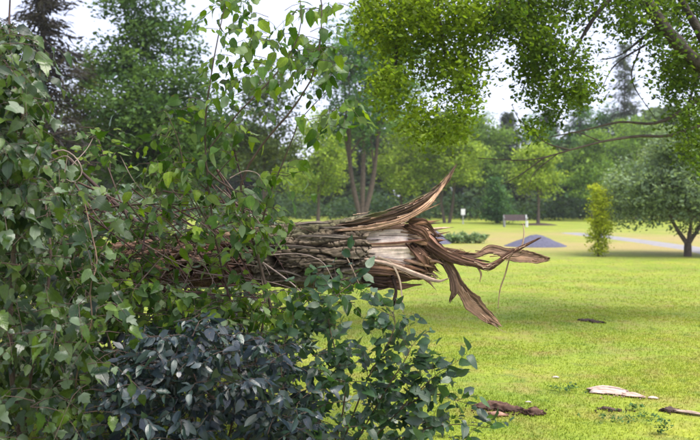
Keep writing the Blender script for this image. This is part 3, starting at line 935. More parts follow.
# frayed ends round the break
def fray():
    rs = random.Random(4)
    for i in range(110):
        th = rs.uniform(0, 6.28)
        rad = .19 * rs.uniform(.45, 1.05)
        px = rs.uniform(411, 428)
        p = AXC[axis_at(px)][:3]
        s = p + np.array((.15 * rad * math.cos(th), -math.cos(th) * rad, math.sin(th) * rad * 1.05))
        d = np.array((1.0, -math.cos(th) * .35 + rs.uniform(-.4, .3), math.sin(th) * .4 + rs.uniform(-.75, .35)))
        d /= np.linalg.norm(d)
        l = rs.choice((.05, .07, .09, .12, .16))
        mb = MB()
        cA = rs.choice((WD, WR, WP, (.14, .075, .05), (.10, .06, .04), (.12, .07, .045)))
        w_ = rs.uniform(.008, .028)
        sweep(mb, [s - d * .04, s + d * l * .5, s + d * l + np.array((0, 0, -l * rs.uniform(0, .25)))], [w_, w_ * .9, .002], [w_ * .6, w_ * .5, .002], colA=cA, colB=BK, n=6, seg=6, seed=i, rough=.3, jag=.02, twist=(rs.uniform(-60, 60),) * 2)
        mb.build('splinter', M['wood'], HEART)
    # curled bark strips and splits along the log
    for i, (x0, x1, y0, y1, w_) in enumerate(((268, 320, 246, 249, .022), (285, 345, 262, 266, .02), (300, 360, 236, 238, .025), (310, 368, 275, 277, .028), (275, 300, 270, 276, .02), (335, 372, 252, 254, .02), (322, 366, 228, 230, .02), (345, 376, 266, 268, .02), (296, 330, 225, 223, .02), (340, 378, 243, 240, .018))):
        dz = lambda y: 5.80 + ((y - 252) / 32) ** 2 * .14
        yb = 0.02 if x0 < 290 else 0
        shard('bark_strip', parent=BARK, pts=[(x0, y0, dz(y0) + yb + .03), ((x0 + x1) / 2, (y0 + y1) / 2 - 1, dz((y0 + y1) / 2) + yb - .012), (x1, y1, dz(y1) - .01)], wid=[.01, w_, w_ * .5], thk=[.012, .022, .008],
              colA=(.17, .14, .115), colB=BK2, seed=30 + i, rough=.5, n=24, seg=10, jag=.03)
fray()
def fibres():
    rs = random.Random(12)
    lines = [[(419, 230, 5.8), (442, 252, 5.72), (474, 264, 5.68), (487, 267, 5.67), (511, 253, 5.63), (534, 241, 5.62)], [(440, 249, 5.82), (475, 255, 5.77), (508, 254, 5.73), (545, 259, 5.71)],
             [(426, 238, 5.8), (452, 270, 5.75), (472, 302, 5.71), (495, 322, 5.7)], [(345, 229, 5.8), (395, 222, 5.75), (428, 204, 5.74), (446, 181, 5.79)], [(320, 220, 5.88), (390, 213, 5.81), (430, 195, 5.8), (450, 174, 5.81)], [(366, 262, 5.76), (400, 268, 5.74), (432, 276, 5.78)]]
    for li, l in enumerate(lines):
        ps = catmull([np.array(P(*p)) for p in l], 60)
        for k in range(26):
            i = rs.randint(2, 57)
            t = ps[i + 1] - ps[i]; t /= np.linalg.norm(t)
            s_ = ps[i] + np.array((0, rs.uniform(-.02, .01), rs.uniform(-.032, .032)))
            d = t + np.array((rs.uniform(-.25, .25), rs.uniform(-.3, .1), rs.uniform(-.45, .35))); d /= np.linalg.norm(d)
            L = rs.uniform(.03, .13)
            mb = MB()
            tube(mb, [s_, s_ + t * L * .5 + d * L * .1, s_ + d * L], rs.uniform(.0018, .0045), .0006, 4, 4, col=rs.choice((WD, WP, WR, (.5, .36, .25), (.13, .075, .05))))
            mb.build('fibre', M['wood'], HEART)
fibres()
# limbs of the crown that carry the log, hidden in the vines
for pts, r0, r1 in (([(110, 267, 6.65), (80, 320, 6.5), (60, 420, 6.3), (55, 520, 6.2)], .09, .03), ([(60, 272, 6.8), (90, 350, 7.0), (120, 430, 7.3), (125, 470, 7.4)], .08, .03),
                    ([(180, 262, 6.4), (140, 225, 6.3), (100, 190, 6.2), (60, 150, 6.1)], .03, .008), ([(150, 264, 6.5), (190, 330, 6.4), (215, 410, 6.3), (225, 455, 6.2)], .05, .02)):
    mb = MB(); tube(mb, [np.array(P(*p)) for p in pts], r0, r1, 9, 16, col=(.07, .045, .04), wob=.3); mb.build('limb', M['twig'], LOGROOT)

# ------------------------------------------------------------------ leaves
def leaf_shape(kind):
    """one leaf: petiole, folded blade with midrib, toothed or lobed edge, drooping tip; unit length along +Y"""
    if kind == 'ovate': prof = [(.0, .0), (.08, .17), (.26, .30), (.48, .315), (.70, .22), (.88, .09), (1.0, .0)]
    elif kind == 'lance': prof = [(.0, .0), (.10, .12), (.30, .215), (.52, .22), (.74, .145), (1.0, .0)]
    elif kind == 'heart': prof = [(.0, .0), (-.06, .19), (.05, .33), (.17, .33), (.22, .39), (.38, .345), (.43, .36), (.58, .26), (.63, .26), (.80, .12), (1.0, .0)]
    else: prof = [(.0, .0), (-.07, .21), (.06, .34), (.28, .50), (.30, .31), (.44, .27), (.58, .31), (.66, .19), (.84, .09), (1.0, .0)]
    fold, droop = (.30, .30) if kind in ('heart', 'lobed') else (.24, .26)
    v = []
    for y, x in prof:
        yy = max(y, 0)
        z = -droop * yy * yy
        if x == 0: v.append((0, yy, z))
        else:
            v += [(-x, y, z + fold * x * (1 - .5 * yy)), (0, yy + .015, z), (x, y, z + fold * x * (1 - .5 * yy))]
    quads, tris = [], []
    tris += [(0, 2, 1), (0, 3, 2)]
    for i in range(len(prof) - 3):
        a = 1 + i * 3; b = a + 3
        quads += [(a, a + 1, b + 1, b), (a + 1, a + 2, b + 2, b + 1)]
    a = 1 + (len(prof) - 3) * 3; t = a + 3
    tris += [(a, a + 1, t), (a + 1, a + 2, t)]
    pl, r = .42 if kind in ('heart', 'lobed') else .14, .013
    o = len(v)
    for y, z in ((-pl, .10), (0.02, -.004)):
        for k in range(3):
            an = 2.0944 * k
            v.append((r * math.cos(an), y, z + r * math.sin(an)))
    for k in range(3): quads.append((o + k, o + (k + 1) % 3, o + 3 + (k + 1) % 3, o + 3 + k))
    v = np.array(v, float)
    return v, np.array(quads, int), np.array(tris, int), v[:, :2].copy()

LEAF = {}
NVAR = 7
for kd in ('ovate', 'heart', 'lobed', 'lance'):
    for var in range(NVAR):
        v, q, t, uv = leaf_shape(kd)
        rv = random.Random(var * 7 + len(kd))
        bl = v[:, 1] >= -.1
        v[:, 0] *= rv.uniform(.72, 1.1)
        jit = np.array([rv.uniform(-.035, .035) for _ in range(len(v) * 2)]).reshape(-1, 2) * (np.abs(v[:, :1]) > .06)
        v[:, :2] += jit
        v[:, 2] += rv.uniform(-.3, .25) * v[:, 0] * bl                               # tilted halves
        v[:, 2] += rv.uniform(-.5, .6) * np.abs(v[:, 0]) ** 1.5                        # cupped or spread
        v[:, 2] += rv.uniform(.03, .18) * np.sin(v[:, 1] * 8 + rv.uniform(0, 6)) * np.abs(v[:, 0]) * 2
        v[:, 2] -= rv.uniform(-.25, .35) * np.clip(v[:, 1], 0, 1) ** 2
        v[:, 0] += rv.uniform(-.16, .16) * np.clip(v[:, 1], 0, 1) ** 2
        v[:, 1] += rv.uniform(-.14, .14) * v[:, 0]
        LEAF[kd, var] = (v, q, t, uv)
LEAF_ME = {}
def leaf_mesh(kd, var, m):
    k = (kd, var, m)
    if k not in LEAF_ME:
        v, q, t, uv = LEAF[kd, var]
        me = np_mesh('leaf', v, q, t, smooth=True, uv=uv); me.materials.append(M[m]); LEAF_ME[k] = me
    return LEAF_ME[k]

def in_poly(x, y, poly):
    c = False
    for i in range(len(poly)):
        (x1, y1), (x2, y2) = poly[i], poly[i - 1]
        if (y1 > y) != (y2 > y) and x < (x2 - x1) * (y - y1) / (y2 - y1) + x1: c = not c
    return c

class Plant:
    def __init__(s, name, label, cat, base, leaf_mat_, group=None, seed=0, stem_col=(.09, .06, .05)):
        s.root = tag(empty(name, base), label, cat, group)
        s.rs = random.Random(seed); s.leaves = []; s.tw = MB(); s.m = leaf_mat_; s.sc = stem_col
    def stem(s, pts, r0, r1, n=18, name='stem', col=None):
        mb = MB()
        ps = tube(mb, [np.array(p) for p in pts], r0, r1, 6, n, col=col or s.sc, wob=.15)
        mb.build(name, M['twig'], s.root)
        return ps
    def leaf(s, p, d, nrm, size, kd):
        s.leaves.append((Vector(p), Vector(d), Vector(nrm), size, kd, s.rs.randrange(NVAR)))
    def twig(s, p, d, L, nl, size, kds, droop=.5, r=.0028, hang=.6, face=.5, spread=.8):
        """a leafy shoot from p towards d"""
        rs = s.rs
        p = Vector(p); d = Vector(d).normalized()
        e = p + d * L + Vector((0, 0, -droop * L))
        m = p + d * L * .55 + Vector((rs.uniform(-.1, .1) * L, rs.uniform(-.1, .1) * L, -.1 * droop * L))
        ps = tube(s.tw, [p, m, e], r, r * .4, 4, 4, col=s.sc)
        ps = catmull([np.array(p), np.array(m), np.array(e)], nl)
        for i in range(1, nl + 1):
            q = Vector(ps[i]); t = (q - Vector(ps[i - 1])).normalized()
            side = t.cross(Vector((0, 0, 1)))
            if side.length < .1: side = Vector((1, 0, 0))
            side.normalize()
            sg = 1 if i % 2 else -1
            if i == nl: sg = 0
            ld = (t * .55 + side * sg * spread + Vector((rs.gauss(0, .5), rs.gauss(0, .5), rs.gauss(0, .45) - hang * .8))).normalized()
            nn = Vector((rs.gauss(0, .65), -face * .7 + rs.gauss(0, .55), .8 + rs.gauss(0, .45)))
            sz = size * (.42 + 1.0 * rs.random()) * (1 - .2 * (i / nl))
            kd = rs.choice(kds)
            pet = .4 if kd in ('heart', 'lobed') else .12
            s.leaf(q + ld * sz * pet, ld, nn, sz, kd)
    def finish(s, n_single=300):
        rs = s.rs
        base = world_loc(s.root)
        def score(l):
            p = l[0]
            u = CX + p.x / p.y * FPX; vv = HY - (p.z - CH) / p.y * FPX
            out = 0 if (-5 < u < 705 and -5 < vv < 445) else -50
            return out - p.y + l[3] * 4
        L = sorted(s.leaves, key=score, reverse=True)
        def mtx(l):
            p, d, n, sz = l[:4]
            if (p.x * 917.3 + p.z * 533.7) % 1 < .16: n = -n
            y = d.normalized(); z = n - y * n.dot(y)
            if z.length < 1e-3: z = Vector((0, -1, 0)) - y * Vector((0, -1, 0)).dot(y)
            z.normalize(); x = y.cross(z)
            return p, x, y, z, sz
        for l in L[:n_single]:
            p, x, y, z, sz = mtx(l)
            o = bpy.data.objects.new('leaf', leaf_mesh(l[4], l[5], s.m))
            o.parent = s.root
            q = p - base
            o.matrix_basis = Matrix(((x.x * sz, y.x * sz, z.x * sz, q.x), (x.y * sz, y.y * sz, z.y * sz, q.y), (x.z * sz, y.z * sz, z.z * sz, q.z), (0, 0, 0, 1)))
            COL.objects.link(o)
        V, Q, Tt, U, n = [], [], [], [], 0
        for l in L[n_single:]:
            p, x, y, z, sz = mtx(l)
            v, q, t, uv = LEAF[l[4], l[5]]; U.append(uv)
            A = np.array((x, y, z)) * sz
            V.append(v @ A + np.array(p)); Q.append(q + n); Tt.append(t + n); n += len(v)
        if V:
            me = np_mesh('leaves', np.concatenate(V), np.concatenate(Q), np.concatenate(Tt), smooth=True, uv=np.concatenate(U))
            link('leaves', me, M[s.m], s.root, 'stuff')
        if s.tw.v: s.tw.build('twigs', M['twig'], s.root, 'stuff')

def fill(pl, poly, y0, y1, n, L, nl, size, kds, updir=.3, ybias=1.0, **k):
    """leafy shoots through the volume that the outline encloses between two depths"""
    rs = pl.rs
    xs = [p[0] for p in poly]; ys = [p[1] for p in poly]
    c = 0
    while c < n:
        x, y = rs.uniform(min(xs), max(xs)), rs.uniform(min(ys), max(ys))
        if not in_poly(x, y, poly): continue
        c += 1
        Y = y0 + (y1 - y0) * rs.random() ** ybias
        p = P(x, y, Y)
        if p.z < .05: continue
        a = rs.uniform(0, 6.28)
        d = Vector((math.cos(a), math.sin(a) * .7 - .35, rs.uniform(-.3, .8) * updir + .1))
        pl.twig(p - d * L * .3, d, L * rs.uniform(.6, 1.3), max(3, int(nl * rs.uniform(.7, 1.3))), size, kds, **k)

# --- vine wall on the left
def left_vines():
    vs = ('heart', 'lobed', 'ovate')
    b = Vector((-1.9, 4.5, 0))
    p = Plant('climbing_vine', 'large vine mounded at the upper left edge with broad grey-green leaves', 'vine', P(20, 470, 5.3).xy.to_3d(), 'vine', 'vines over the fallen crown', 1)
    p.stem([P(30, 500, 5.3), P(10, 350, 4.9), P(18, 200, 4.7), P(22, 120, 4.6), P(12, 70, 4.6), P(25, 30, 4.7)], .02, .006, col=(.14, .10, .09))
    p.stem([P(-10, 480, 5.2), P(-20, 250, 5.0), P(5, 90, 4.8), P(10, 0, 4.9)], .02, .005)
    p.stem([P(4, 210, 4.6), P(14, 140, 4.4), P(24, 112, 4.33), P(22, 88, 4.35), P(8, 66, 4.5), P(-8, 40, 4.7)], .007, .005, col=(.18, .13, .11))
    fill(p, [(-60, 16), (2, 16), (14, 22), (28, 55), (34, 100), (42, 150), (60, 175), (70, 215), (-60, 215)], 4.3, 6.2, 420, .32, 7, .095, vs, droop=.5, hang=1.3, face=.7)
    fill(p, [(-60, 60), (30, 60), (40, 120), (55, 215), (-60, 215)], 4.2, 4.6, 30, .25, 6, .105, vs, droop=.6, hang=1.0, face=.9)
    p.finish()
    p = Plant('climbing_vine', 'shaded dense vine at the lower left corner with dull drooping leaves', 'vine', P(40, 470, 5.5).xy.to_3d(), 'vine', 'vines over the fallen crown', 2)
    p.stem([P(60, 500, 5.2), P(76, 380, 4.6), P(84, 345, 4.45), P(92, 320, 4.45), P(90, 290, 4.45), P(97, 262, 4.5), P(92, 235, 4.6), P(84, 200, 4.8)], .0045, .003, col=(.17, .11, .08))
    p.stem([P(20, 500, 5.4), P(30, 380, 4.9), P(50, 270, 4.8), P(45, 200, 5.0)], .014, .006)
    fill(p, [(-60, 205), (70, 205), (95, 250), (102, 330), (90, 450), (60, 560), (-60, 560)], 4.3, 6.8, 760, .32, 7, .09, vs, droop=.6, hang=1.3, face=.7)
    fill(p, [(-60, 205), (60, 205), (108, 280), (105, 360), (80, 430), (-60, 430)], 4.1, 4.5, 34, .25, 6, .095, vs, droop=.6, hang=1.0, face=.9)
    p.finish()
left_vines()

def back_bush():
    p = Plant('leafy_bush', 'deep shaded mass of leaves behind and below the hidden left end of the log', 'bush', P(150, 380, 7.6).xy.to_3d(), 'vine', None, 5)
    for x in (40, 110, 180, 240): p.stem([Vector((P(x, 300, 7.6).x, 7.6, -.02)), P(x, 330, 7.5), P(x + 15, 230, 7.5)], .02, .006)
    fill(p, [(-80, 150), (60, 160), (110, 180), (180, 190), (268, 205), (285, 250), (280, 300), (300, 330), (310, 400), (-80, 400)], 7.0, 8.4, 620, .4, 8, .12, ('heart', 'lobed'), droop=.4, hang=.6, face=.5)
    p.finish()
back_bush()

# --- bright vine sprawling over the log
def log_vine():
    p = Plant('climbing_vine', 'bright green vine sprawling over the hidden left half of the log', 'vine', P(190, 460, 5.8).xy.to_3d(), 'sap', 'vines over the fallen crown', 3)
    p.stem([P(200, 470, 5.8), P(180, 350, 5.6), P(150, 270, 5.6), P(120, 200, 5.7), P(95, 130, 5.9)], .012, .004)
    p.stem([P(230, 470, 5.7), P(262, 330, 5.45), P(262, 280, 5.4), P(250, 220, 5.5), P(215, 185, 5.6)], .010, .004, col=(.2, .15, .11))
    vs = ('heart', 'ovate', 'lobed', 'ovate')
    fill(p, [(80, 185), (120, 190), (150, 205), (215, 215), (250, 235), (262, 275), (265, 310), (230, 320), (100, 320), (90, 240)], 5.1, 5.9, 105, .28, 6, .085, vs, droop=.35, hang=.6, face=.6)
    fill(p, [(85, 120), (110, 105), (125, 130), (120, 175), (95, 180), (70, 160)], 5.2, 5.9, 16, .25, 5, .07, vs, droop=.3, hang=.5, face=.6)
    fill(p, [(85, 245), (200, 295), (290, 285), (345, 278), (350, 300), (300, 320), (120, 325)], 5.0, 5.5, 95, .25, 6, .085, vs, droop=.5, hang=.7, face=.7)
    fill(p, [(300, 285), (345, 275), (352, 300), (310, 310)], 5.2, 5.4, 8, .16, 5, .06, vs, droop=.3, hang=.4, face=.7)
    p.finish()
log_vine()

# --- tall sapling shoots
def sapling(label, base, stems, clusters, seed, size=.085, kds=('heart', 'ovate', 'ovate'), **k):
    p = Plant('sapling', label, 'sapling', base, 'sap', 'saplings growing through the fallen crown', seed, (.085, .06, .045))
    for pts, r0, r1 in stems: p.stem([P(*q) for q in pts], r0, r1)
    for poly, y0, y1, n in clusters: fill(p, poly, y0, y1, n, k.get('L', .26), 6, size, kds, droop=.55, hang=1.1, face=.55, r=.0022)
    p.finish()

sapling('leafy sapling left of centre whose shoots rise above the log', P(235, 450, 5.6).xy.to_3d(),
        [([(245, 460, 5.6), (235, 330, 5.4), (215, 235, 5.3), (205, 140, 5.2), (212, 70, 5.2), (228, -10, 5.2)], .010, .003),
         ([(215, 235, 5.3), (190, 190, 5.2), (178, 140, 5.15), (165, 110, 5.1)], .006, .002),
         ([(190, 195, 5.25), (165, 185, 5.2), (150, 165, 5.2)], .005, .002),
         ([(205, 190, 5.3), (225, 165, 5.2), (240, 150, 5.2)], .005, .002),
         ([(84, 210, 5.4), (120, 206, 5.4), (150, 204, 5.35), (192, 205, 5.35)], .009, .004)],
        [([(175, 85), (200, 90), (225, 120), (230, 190), (205, 215), (165, 200), (145, 165), (160, 125)], 4.95, 5.5, 30),
         ([(140, 150), (190, 150), (200, 200), (150, 200)], 4.95, 5.4, 14),
         ([(215, 60), (240, 60), (240, 130), (215, 130)], 5.0, 5.4, 8),
         ([(205, -10), (245, -10), (240, 40), (215, 60)], 5.0, 5.5, 11)], 21)
sapling('arching sapling with pale drooping leaves against the sky, top centre', P(275, 450, 5.5).xy.to_3d(),
        [([(290, 460, 5.5), (275, 330, 5.3), (256, 250, 5.2), (240, 190, 5.1), (262, 145, 5.0), (290, 112, 4.95), (315, 70, 4.9), (322, 10, 4.9), (315, -25, 4.9)], .011, .003),
         ([(248, 200, 5.1), (205, 165, 5.1), (232, 120, 5.0), (275, 75, 5.0), (300, 30, 5.0), (298, -20, 5.0)], .007, .002),
         ([(282, 165, 5.1), (292, 140, 5.05), (302, 118, 5.0), (330, 88, 4.95)], .005, .002),
         ([(256, 250, 5.2), (268, 200, 5.15), (283, 162, 5.1)], .006, .004)],
        [([(255, 60), (285, 50), (325, 40), (350, 60), (352, 100), (335, 130), (300, 120), (262, 110)], 4.75, 5.2, 30),
         ([(240, -20), (345, -20), (345, 40), (300, 60), (265, 50), (235, 30)], 4.8, 5.3, 26),
         ([(232, 40), (262, 40), (262, 110), (240, 110)], 4.8, 5.3, 9),
         ([(240, 165), (278, 165), (284, 200), (266, 240), (240, 250), (228, 205)], 4.85, 5.25, 28),
         ([(290, 150), (300, 150), (300, 195), (290, 195)], 4.85, 5.2, 3)], 22, size=.088)

# --- dark glossy shrub along the bottom
def shrubs():
    vs = ('lance', 'lance', 'ovate')
    p = Plant('glossy_shrub', 'dark glossy shrub with sky-blue sheen painted into its leaves, filling the bottom left of centre', 'shrub', P(200, 470, 5.4).xy.to_3d(), 'shrub', 'glossy shrubs below the log', 31)
    for x in (130, 165, 200, 235, 260):
        p.stem([P(x * .5 + 100, 480, 5.4), P(x, 400, 5.1), P(x + rnd.uniform(-25, 25), 330, 5.0)], .009, .003)
    fill(p, [(60, 470), (85, 400), (105, 350), (150, 318), (205, 310), (250, 330), (280, 340), (305, 370), (320, 420), (330, 560), (60, 560)], 4.6, 6.6, 900,   .22, 9, .085, vs, droop=.25, hang=.7, face=.35, updir=.5)
    fill(p, [(70, 450), (120, 350), (205, 318), (270, 340), (305, 400), (310, 450)], 4.45, 4.75, 150, .2, 9, .088, vs, droop=.25, hang=.7, face=.35, updir=.5)
    p.finish()
    vs = ('ovate',)
    p = Plant('glossy_shrub', 'looser arching shrub with oval leaves at bottom centre against the lawn', 'shrub', P(330, 470, 5.2).xy.to_3d(), 'shrub2', 'glossy shrubs below the log', 32)
    st = [[(320, 490, 5.2), (345, 400, 5.0), (335, 350, 4.95), (328, 315, 4.95), (338, 295, 4.95), (352, 284, 5.0)],
          [(325, 490, 5.2), (365, 385, 4.9), (385, 350, 4.85), (395, 325, 4.85), (392, 312, 4.85)],
          [(330, 490, 5.2), (380, 400, 4.9), (405, 360, 4.85), (412, 345, 4.85)],
          [(332, 490, 5.2), (395, 415, 4.9), (425, 385, 4.85), (440, 372, 4.85)],
          [(335, 490, 5.2), (390, 420, 4.9), (430, 395, 4.85), (462, 402, 4.8)],
          [(340, 490, 5.2), (400, 440, 4.9), (450, 425, 4.8), (492, 428, 4.8)],
          [(310, 490, 5.2), (285, 400, 4.95), (283, 350, 4.9), (300, 310, 4.95), (325, 283, 5.0)]]
    for s in st:
        ps = p.stem([P(*q) for q in s], .006, .0018, col=(.13, .09, .06))
        for i in range(5, len(ps)):
            d = Vector(ps[i]) - Vector(ps[i - 1])
            if i % 4 == 3 and i < len(ps) - 1: continue
            sd = 1 if i % 2 else -1
            a = Vector((sd * p.rs.uniform(.3, 1.1), p.rs.uniform(-.5, .4), p.rs.uniform(-.1, .9)))
            for aa in ((a, Vector((-a.x * .7, a.y, a.z))) if i < len(ps) * .62 else (a,)): p.twig(ps[i], d.normalized() * .6 + aa * .9, p.rs.uniform(.12, .25), p.rs.randint(4, 7), .09, vs, droop=.1, hang=.2, face=.7, r=.0018, spread=1.0)
    fill(p, [(290, 310), (330, 320), (350, 345), (385, 375), (410, 400), (440, 430), (480, 440), (480, 560), (290, 560)], 4.75, 5.7, 270, .18, 8, .082, vs, droop=.2, hang=.35, face=.5, updir=.6)
    p.finish()
shrubs()

# --- tangle of dead twigs over the log
def brush():
    root = tag(empty('brushwood', P(180, 262, 6.0).xy.to_3d() + Vector((0, 0, .0))), 'tangle of dead purplish-brown twigs lying over the hidden part of the log', 'brushwood')
    rs = random.Random(8)
    for i in range(95):
        x, y = rs.uniform(95, 265), rs.uniform(205, 300)
        Y = rs.uniform(5.2, 5.9)
        a = rs.choice((rs.uniform(-.2, 1.0), rs.uniform(-1.4, 1.2)))
        l = rs.uniform(25, 75)
        dx, dy = math.cos(a) * l, math.sin(a) * l
        mb = MB()
        c = rs.choice(((.09, .04, .036), (.12, .06, .054), (.15, .095, .085), (.06, .032, .032), (.22, .16, .14)))
        tube(mb, [np.array(P(x - dx, y - dy, Y + rs.uniform(-.2, .2))), np.array(P(x + rs.uniform(-9, 9), y + rs.uniform(-9, 9), Y)), np.array(P(x + dx, y + dy, Y + rs.uniform(-.2, .2)))], rs.uniform(.003, .008), .0015, 5, 8, col=c, wob=.2)
        mb.build('twig', M['twig'], root)
    for pts, r in (([(45, 157, 4.6), (62, 150, 4.6), (76, 158, 4.6), (82, 172, 4.6), (74, 182, 4.6), (64, 178, 4.62)], .005), ([(50, 162, 4.62), (66, 156, 4.6), (78, 166, 4.58)], .004),
                   ([(72, 165, 4.6), (86, 150, 4.7), (93, 138, 4.8)], .003), ([(62, 185, 4.6), (66, 165, 4.6), (68, 152, 4.6)], .004), ([(120, 155, 5.3), (132, 178, 5.3), (145, 195, 5.3)], .003),
                   ([(262, 262, 5.5), (290, 282, 5.45), (305, 296, 5.45)], .007), ([(270, 255, 5.6), (300, 254, 5.6), (322, 262, 5.55), (333, 280, 5.55)], .005), ([(232, 225, 5.4), (262, 262, 5.42), (270, 275, 5.45)], .004),
                   ([(300, 283, 6.0), (301, 300, 6.0)], .005), ([(230, 178, 5.0), (245, 171, 5.0), (258, 174, 5.0), (262, 184, 5.0)], .004), ([(180, 200, 5.5), (186, 190, 5.5), (190, 178, 5.5)], .007)):
        mb = MB(); tube(mb, [np.array(P(*q)) for q in pts], r, r * .5, 6, 14, col=(.27, .21, .18), wob=.2); mb.build('twig', M['twig'], root)
brush()

# ------------------------------------------------------------------ tree overhanging from the right
def overhang():
    b = Vector((6.6, 11.2, 0))
    root = tag(empty('overhanging_tree', b), 'big tree whose leafy boughs hang into the picture from the top right', 'tree')
    mb = MB()
    tube(mb, [b + Vector((0, 0, -.2)), b + Vector((-.1, 0, 1.8)), b + Vector((-.35, 0, 3.4)), b + Vector((-.9, .1, 5.2)), b + Vector((-1.2, .2, 7.2))], .36, .15, 14, 24, wob=.25)
    mb.build('trunk', M['backlit_bark'], root)
    limbs = [([(802, 148, 11.2), (765, 118, 10.8), (705, 70, 10.2), (665, 28, 9.9), (632, -18, 9.9), (590, -60, 10.2)], .095, .06),
             ([(796, 112, 11.2), (735, 85, 10.6), (690, 15, 10.2), (660, -50, 10.6)], .065, .04),
             ([(590, -60, 10.4), (540, -40, 10.2), (500, 5, 10.0), (490, 40, 10.0)], .06, .015),
             ([(590, -60, 10.4), (500, -70, 10.2), (430, -40, 10.0), (400, 20, 9.9), (395, 90, 9.9)], .07, .012),
             ([(630, -20, 10.6), (600, 10, 10.5), (575, 50, 10.4), (560, 90, 10.4)], .04, .01),
             ([(662, 22, 10.8), (640, 40, 10.7), (620, 55, 10.7), (600, 60, 10.6)], .022, .006),
             ([(645, 45, 10.7), (615, 65, 10.6), (600, 92, 10.6)], .014, .004),
             ([(430, -40, 10), (440, 20, 9.9), (450, 80, 9.9)], .03, .008),
             ([(540, -40, 10.2), (525, 30, 10.1), (540, 70, 10.1)], .03, .008),
             ([(705, 62, 11.0), (690, 100, 10.9), (688, 150, 10.9)], .03, .008),
             ([(640, 48, 10.7), (632, 80, 10.6), (655, 118, 10.6)], .012, .004)]
    for pts, r0, r1 in limbs:
        mb = MB(); tube(mb, [np.array(P(*p)) for p in pts], r0, r1, 10, 30, wob=.4); mb.build('limb', M['backlit_bark'], root)
    # bare, dead lower branches
    for pts, r0, r1 in [([(720, 118, 10.9), (672, 135, 10.7), (640, 136, 10.6), (605, 141, 10.5), (570, 150, 10.4), (530, 160, 10.4), (478, 158, 10.4)], .024, .006),
                        ([(705, 95, 10.9), (660, 122, 10.8), (620, 122, 10.8), (585, 130, 10.7), (550, 137, 10.6)], .026, .006),
                        ([(570, 150, 10.4), (545, 142, 10.4), (520, 120, 10.4), (512, 105, 10.4)], .012, .003),
                        ([(545, 157, 10.4), (520, 175, 10.4), (500, 185, 10.4)], .010, .002), ([(560, 152, 10.4), (535, 172, 10.4), (528, 190, 10.4)], .008, .002),
                        ([(600, 141, 10.5), (575, 132, 10.5), (560, 138, 10.5)], .01, .003)]:
        mb = MB(); tube(mb, [np.array(P(*p)) for p in pts], r0, r1, 6, 18, col=(.1, .08, .075), wob=.3); mb.build('dead_branch', M['trunk'], root)
    # foliage sprays: column, row, half width, half height, depth, clumps
    sp = [(395, 15, 40, 40, 9.9, 105), (440, 30, 45, 45, 9.9, 115), (400, 75, 30, 40, 9.8, 65), (440, 95, 32, 45, 9.9, 62), (425, 122, 24, 30, 9.9, 20), (468, 120, 14, 26, 9.9, 9),
          (490, 10, 40, 25, 10, 60), (480, 60, 25, 30, 10, 26), (540, 20, 45, 40, 10.2, 110), (560, 60, 38, 40, 10.3, 90), (540, 95, 22, 38, 10.1, 42), (575, 85, 22, 25, 10.3, 24), (600, 10, 40, 22, 10.5, 60),
          (650, 6, 40, 18, 10.8, 50), (690, 20, 30, 40, 11.2, 60), (690, 90, 22, 50, 10.8, 60), (695, 140, 14, 36, 10.8, 26), (672, 105, 16, 22, 10.7, 14), (640, 28, 22, 14, 10.7, 14), (660, 70, 16, 20, 10.7, 12), (690, 55, 22, 30, 10.9, 30), (672, 40, 16, 14, 9.8, 7), (650, 8, 20, 10, 9.7, 9), (694, 84, 10, 12, 9.9, 6), (520, 45, 18, 25, 10.1, 20),
          (420, -50, 90, 40, 10.2, 140), (560, -55, 90, 40, 10.6, 140), (690, -55, 80, 40, 11.2, 110), (740, 60, 40, 90, 11.4, 90), (800, 0, 60, 90, 11.6, 90), (640, -110, 160, 40, 11.6, 120)]
    cen = []
    for px, py, rx, ry, Y, n in sp:
        for i in range(n):
            while True:
                a, c = rnd.uniform(-1, 1), rnd.uniform(-1, 1)
                if a * a + c * c < 1: break
            q = P(px + a * rx, py + c * ry, Y + rnd.uniform(-.75, .75))
            if noise.noise(q * 1.9) > (-.12 if px > 470 else -.3): cen.append(q)
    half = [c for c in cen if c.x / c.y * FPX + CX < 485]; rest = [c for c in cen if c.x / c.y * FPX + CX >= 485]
    for cs, cols in ((half, ((.085, .15, .012), (.20, .275, .022))), (rest, ((.045, .09, .012), (.12, .185, .018)))):  # left sprays brighter, right ones darker: light and shade put into leaf colour
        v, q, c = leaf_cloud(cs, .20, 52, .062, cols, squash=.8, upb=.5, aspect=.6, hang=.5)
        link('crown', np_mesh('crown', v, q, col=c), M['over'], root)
overhang()

# ------------------------------------------------------------------ debris on the lawn
def debris(name, label, cat, pieces, m='wood', group=None):
    p0 = G(*pieces[0][0][0])
    if len(pieces) == 1:
        mb = MB(); sweep(mb, [np.array(G(x, y)) + np.array((0, 0, z)) for x, y, z in [(*q, h) for q, h in zip(pieces[0][0], pieces[0][1])]], *pieces[0][2:4], **pieces[0][4])
        tag(mb.build(name, M[m]), label, cat, group)

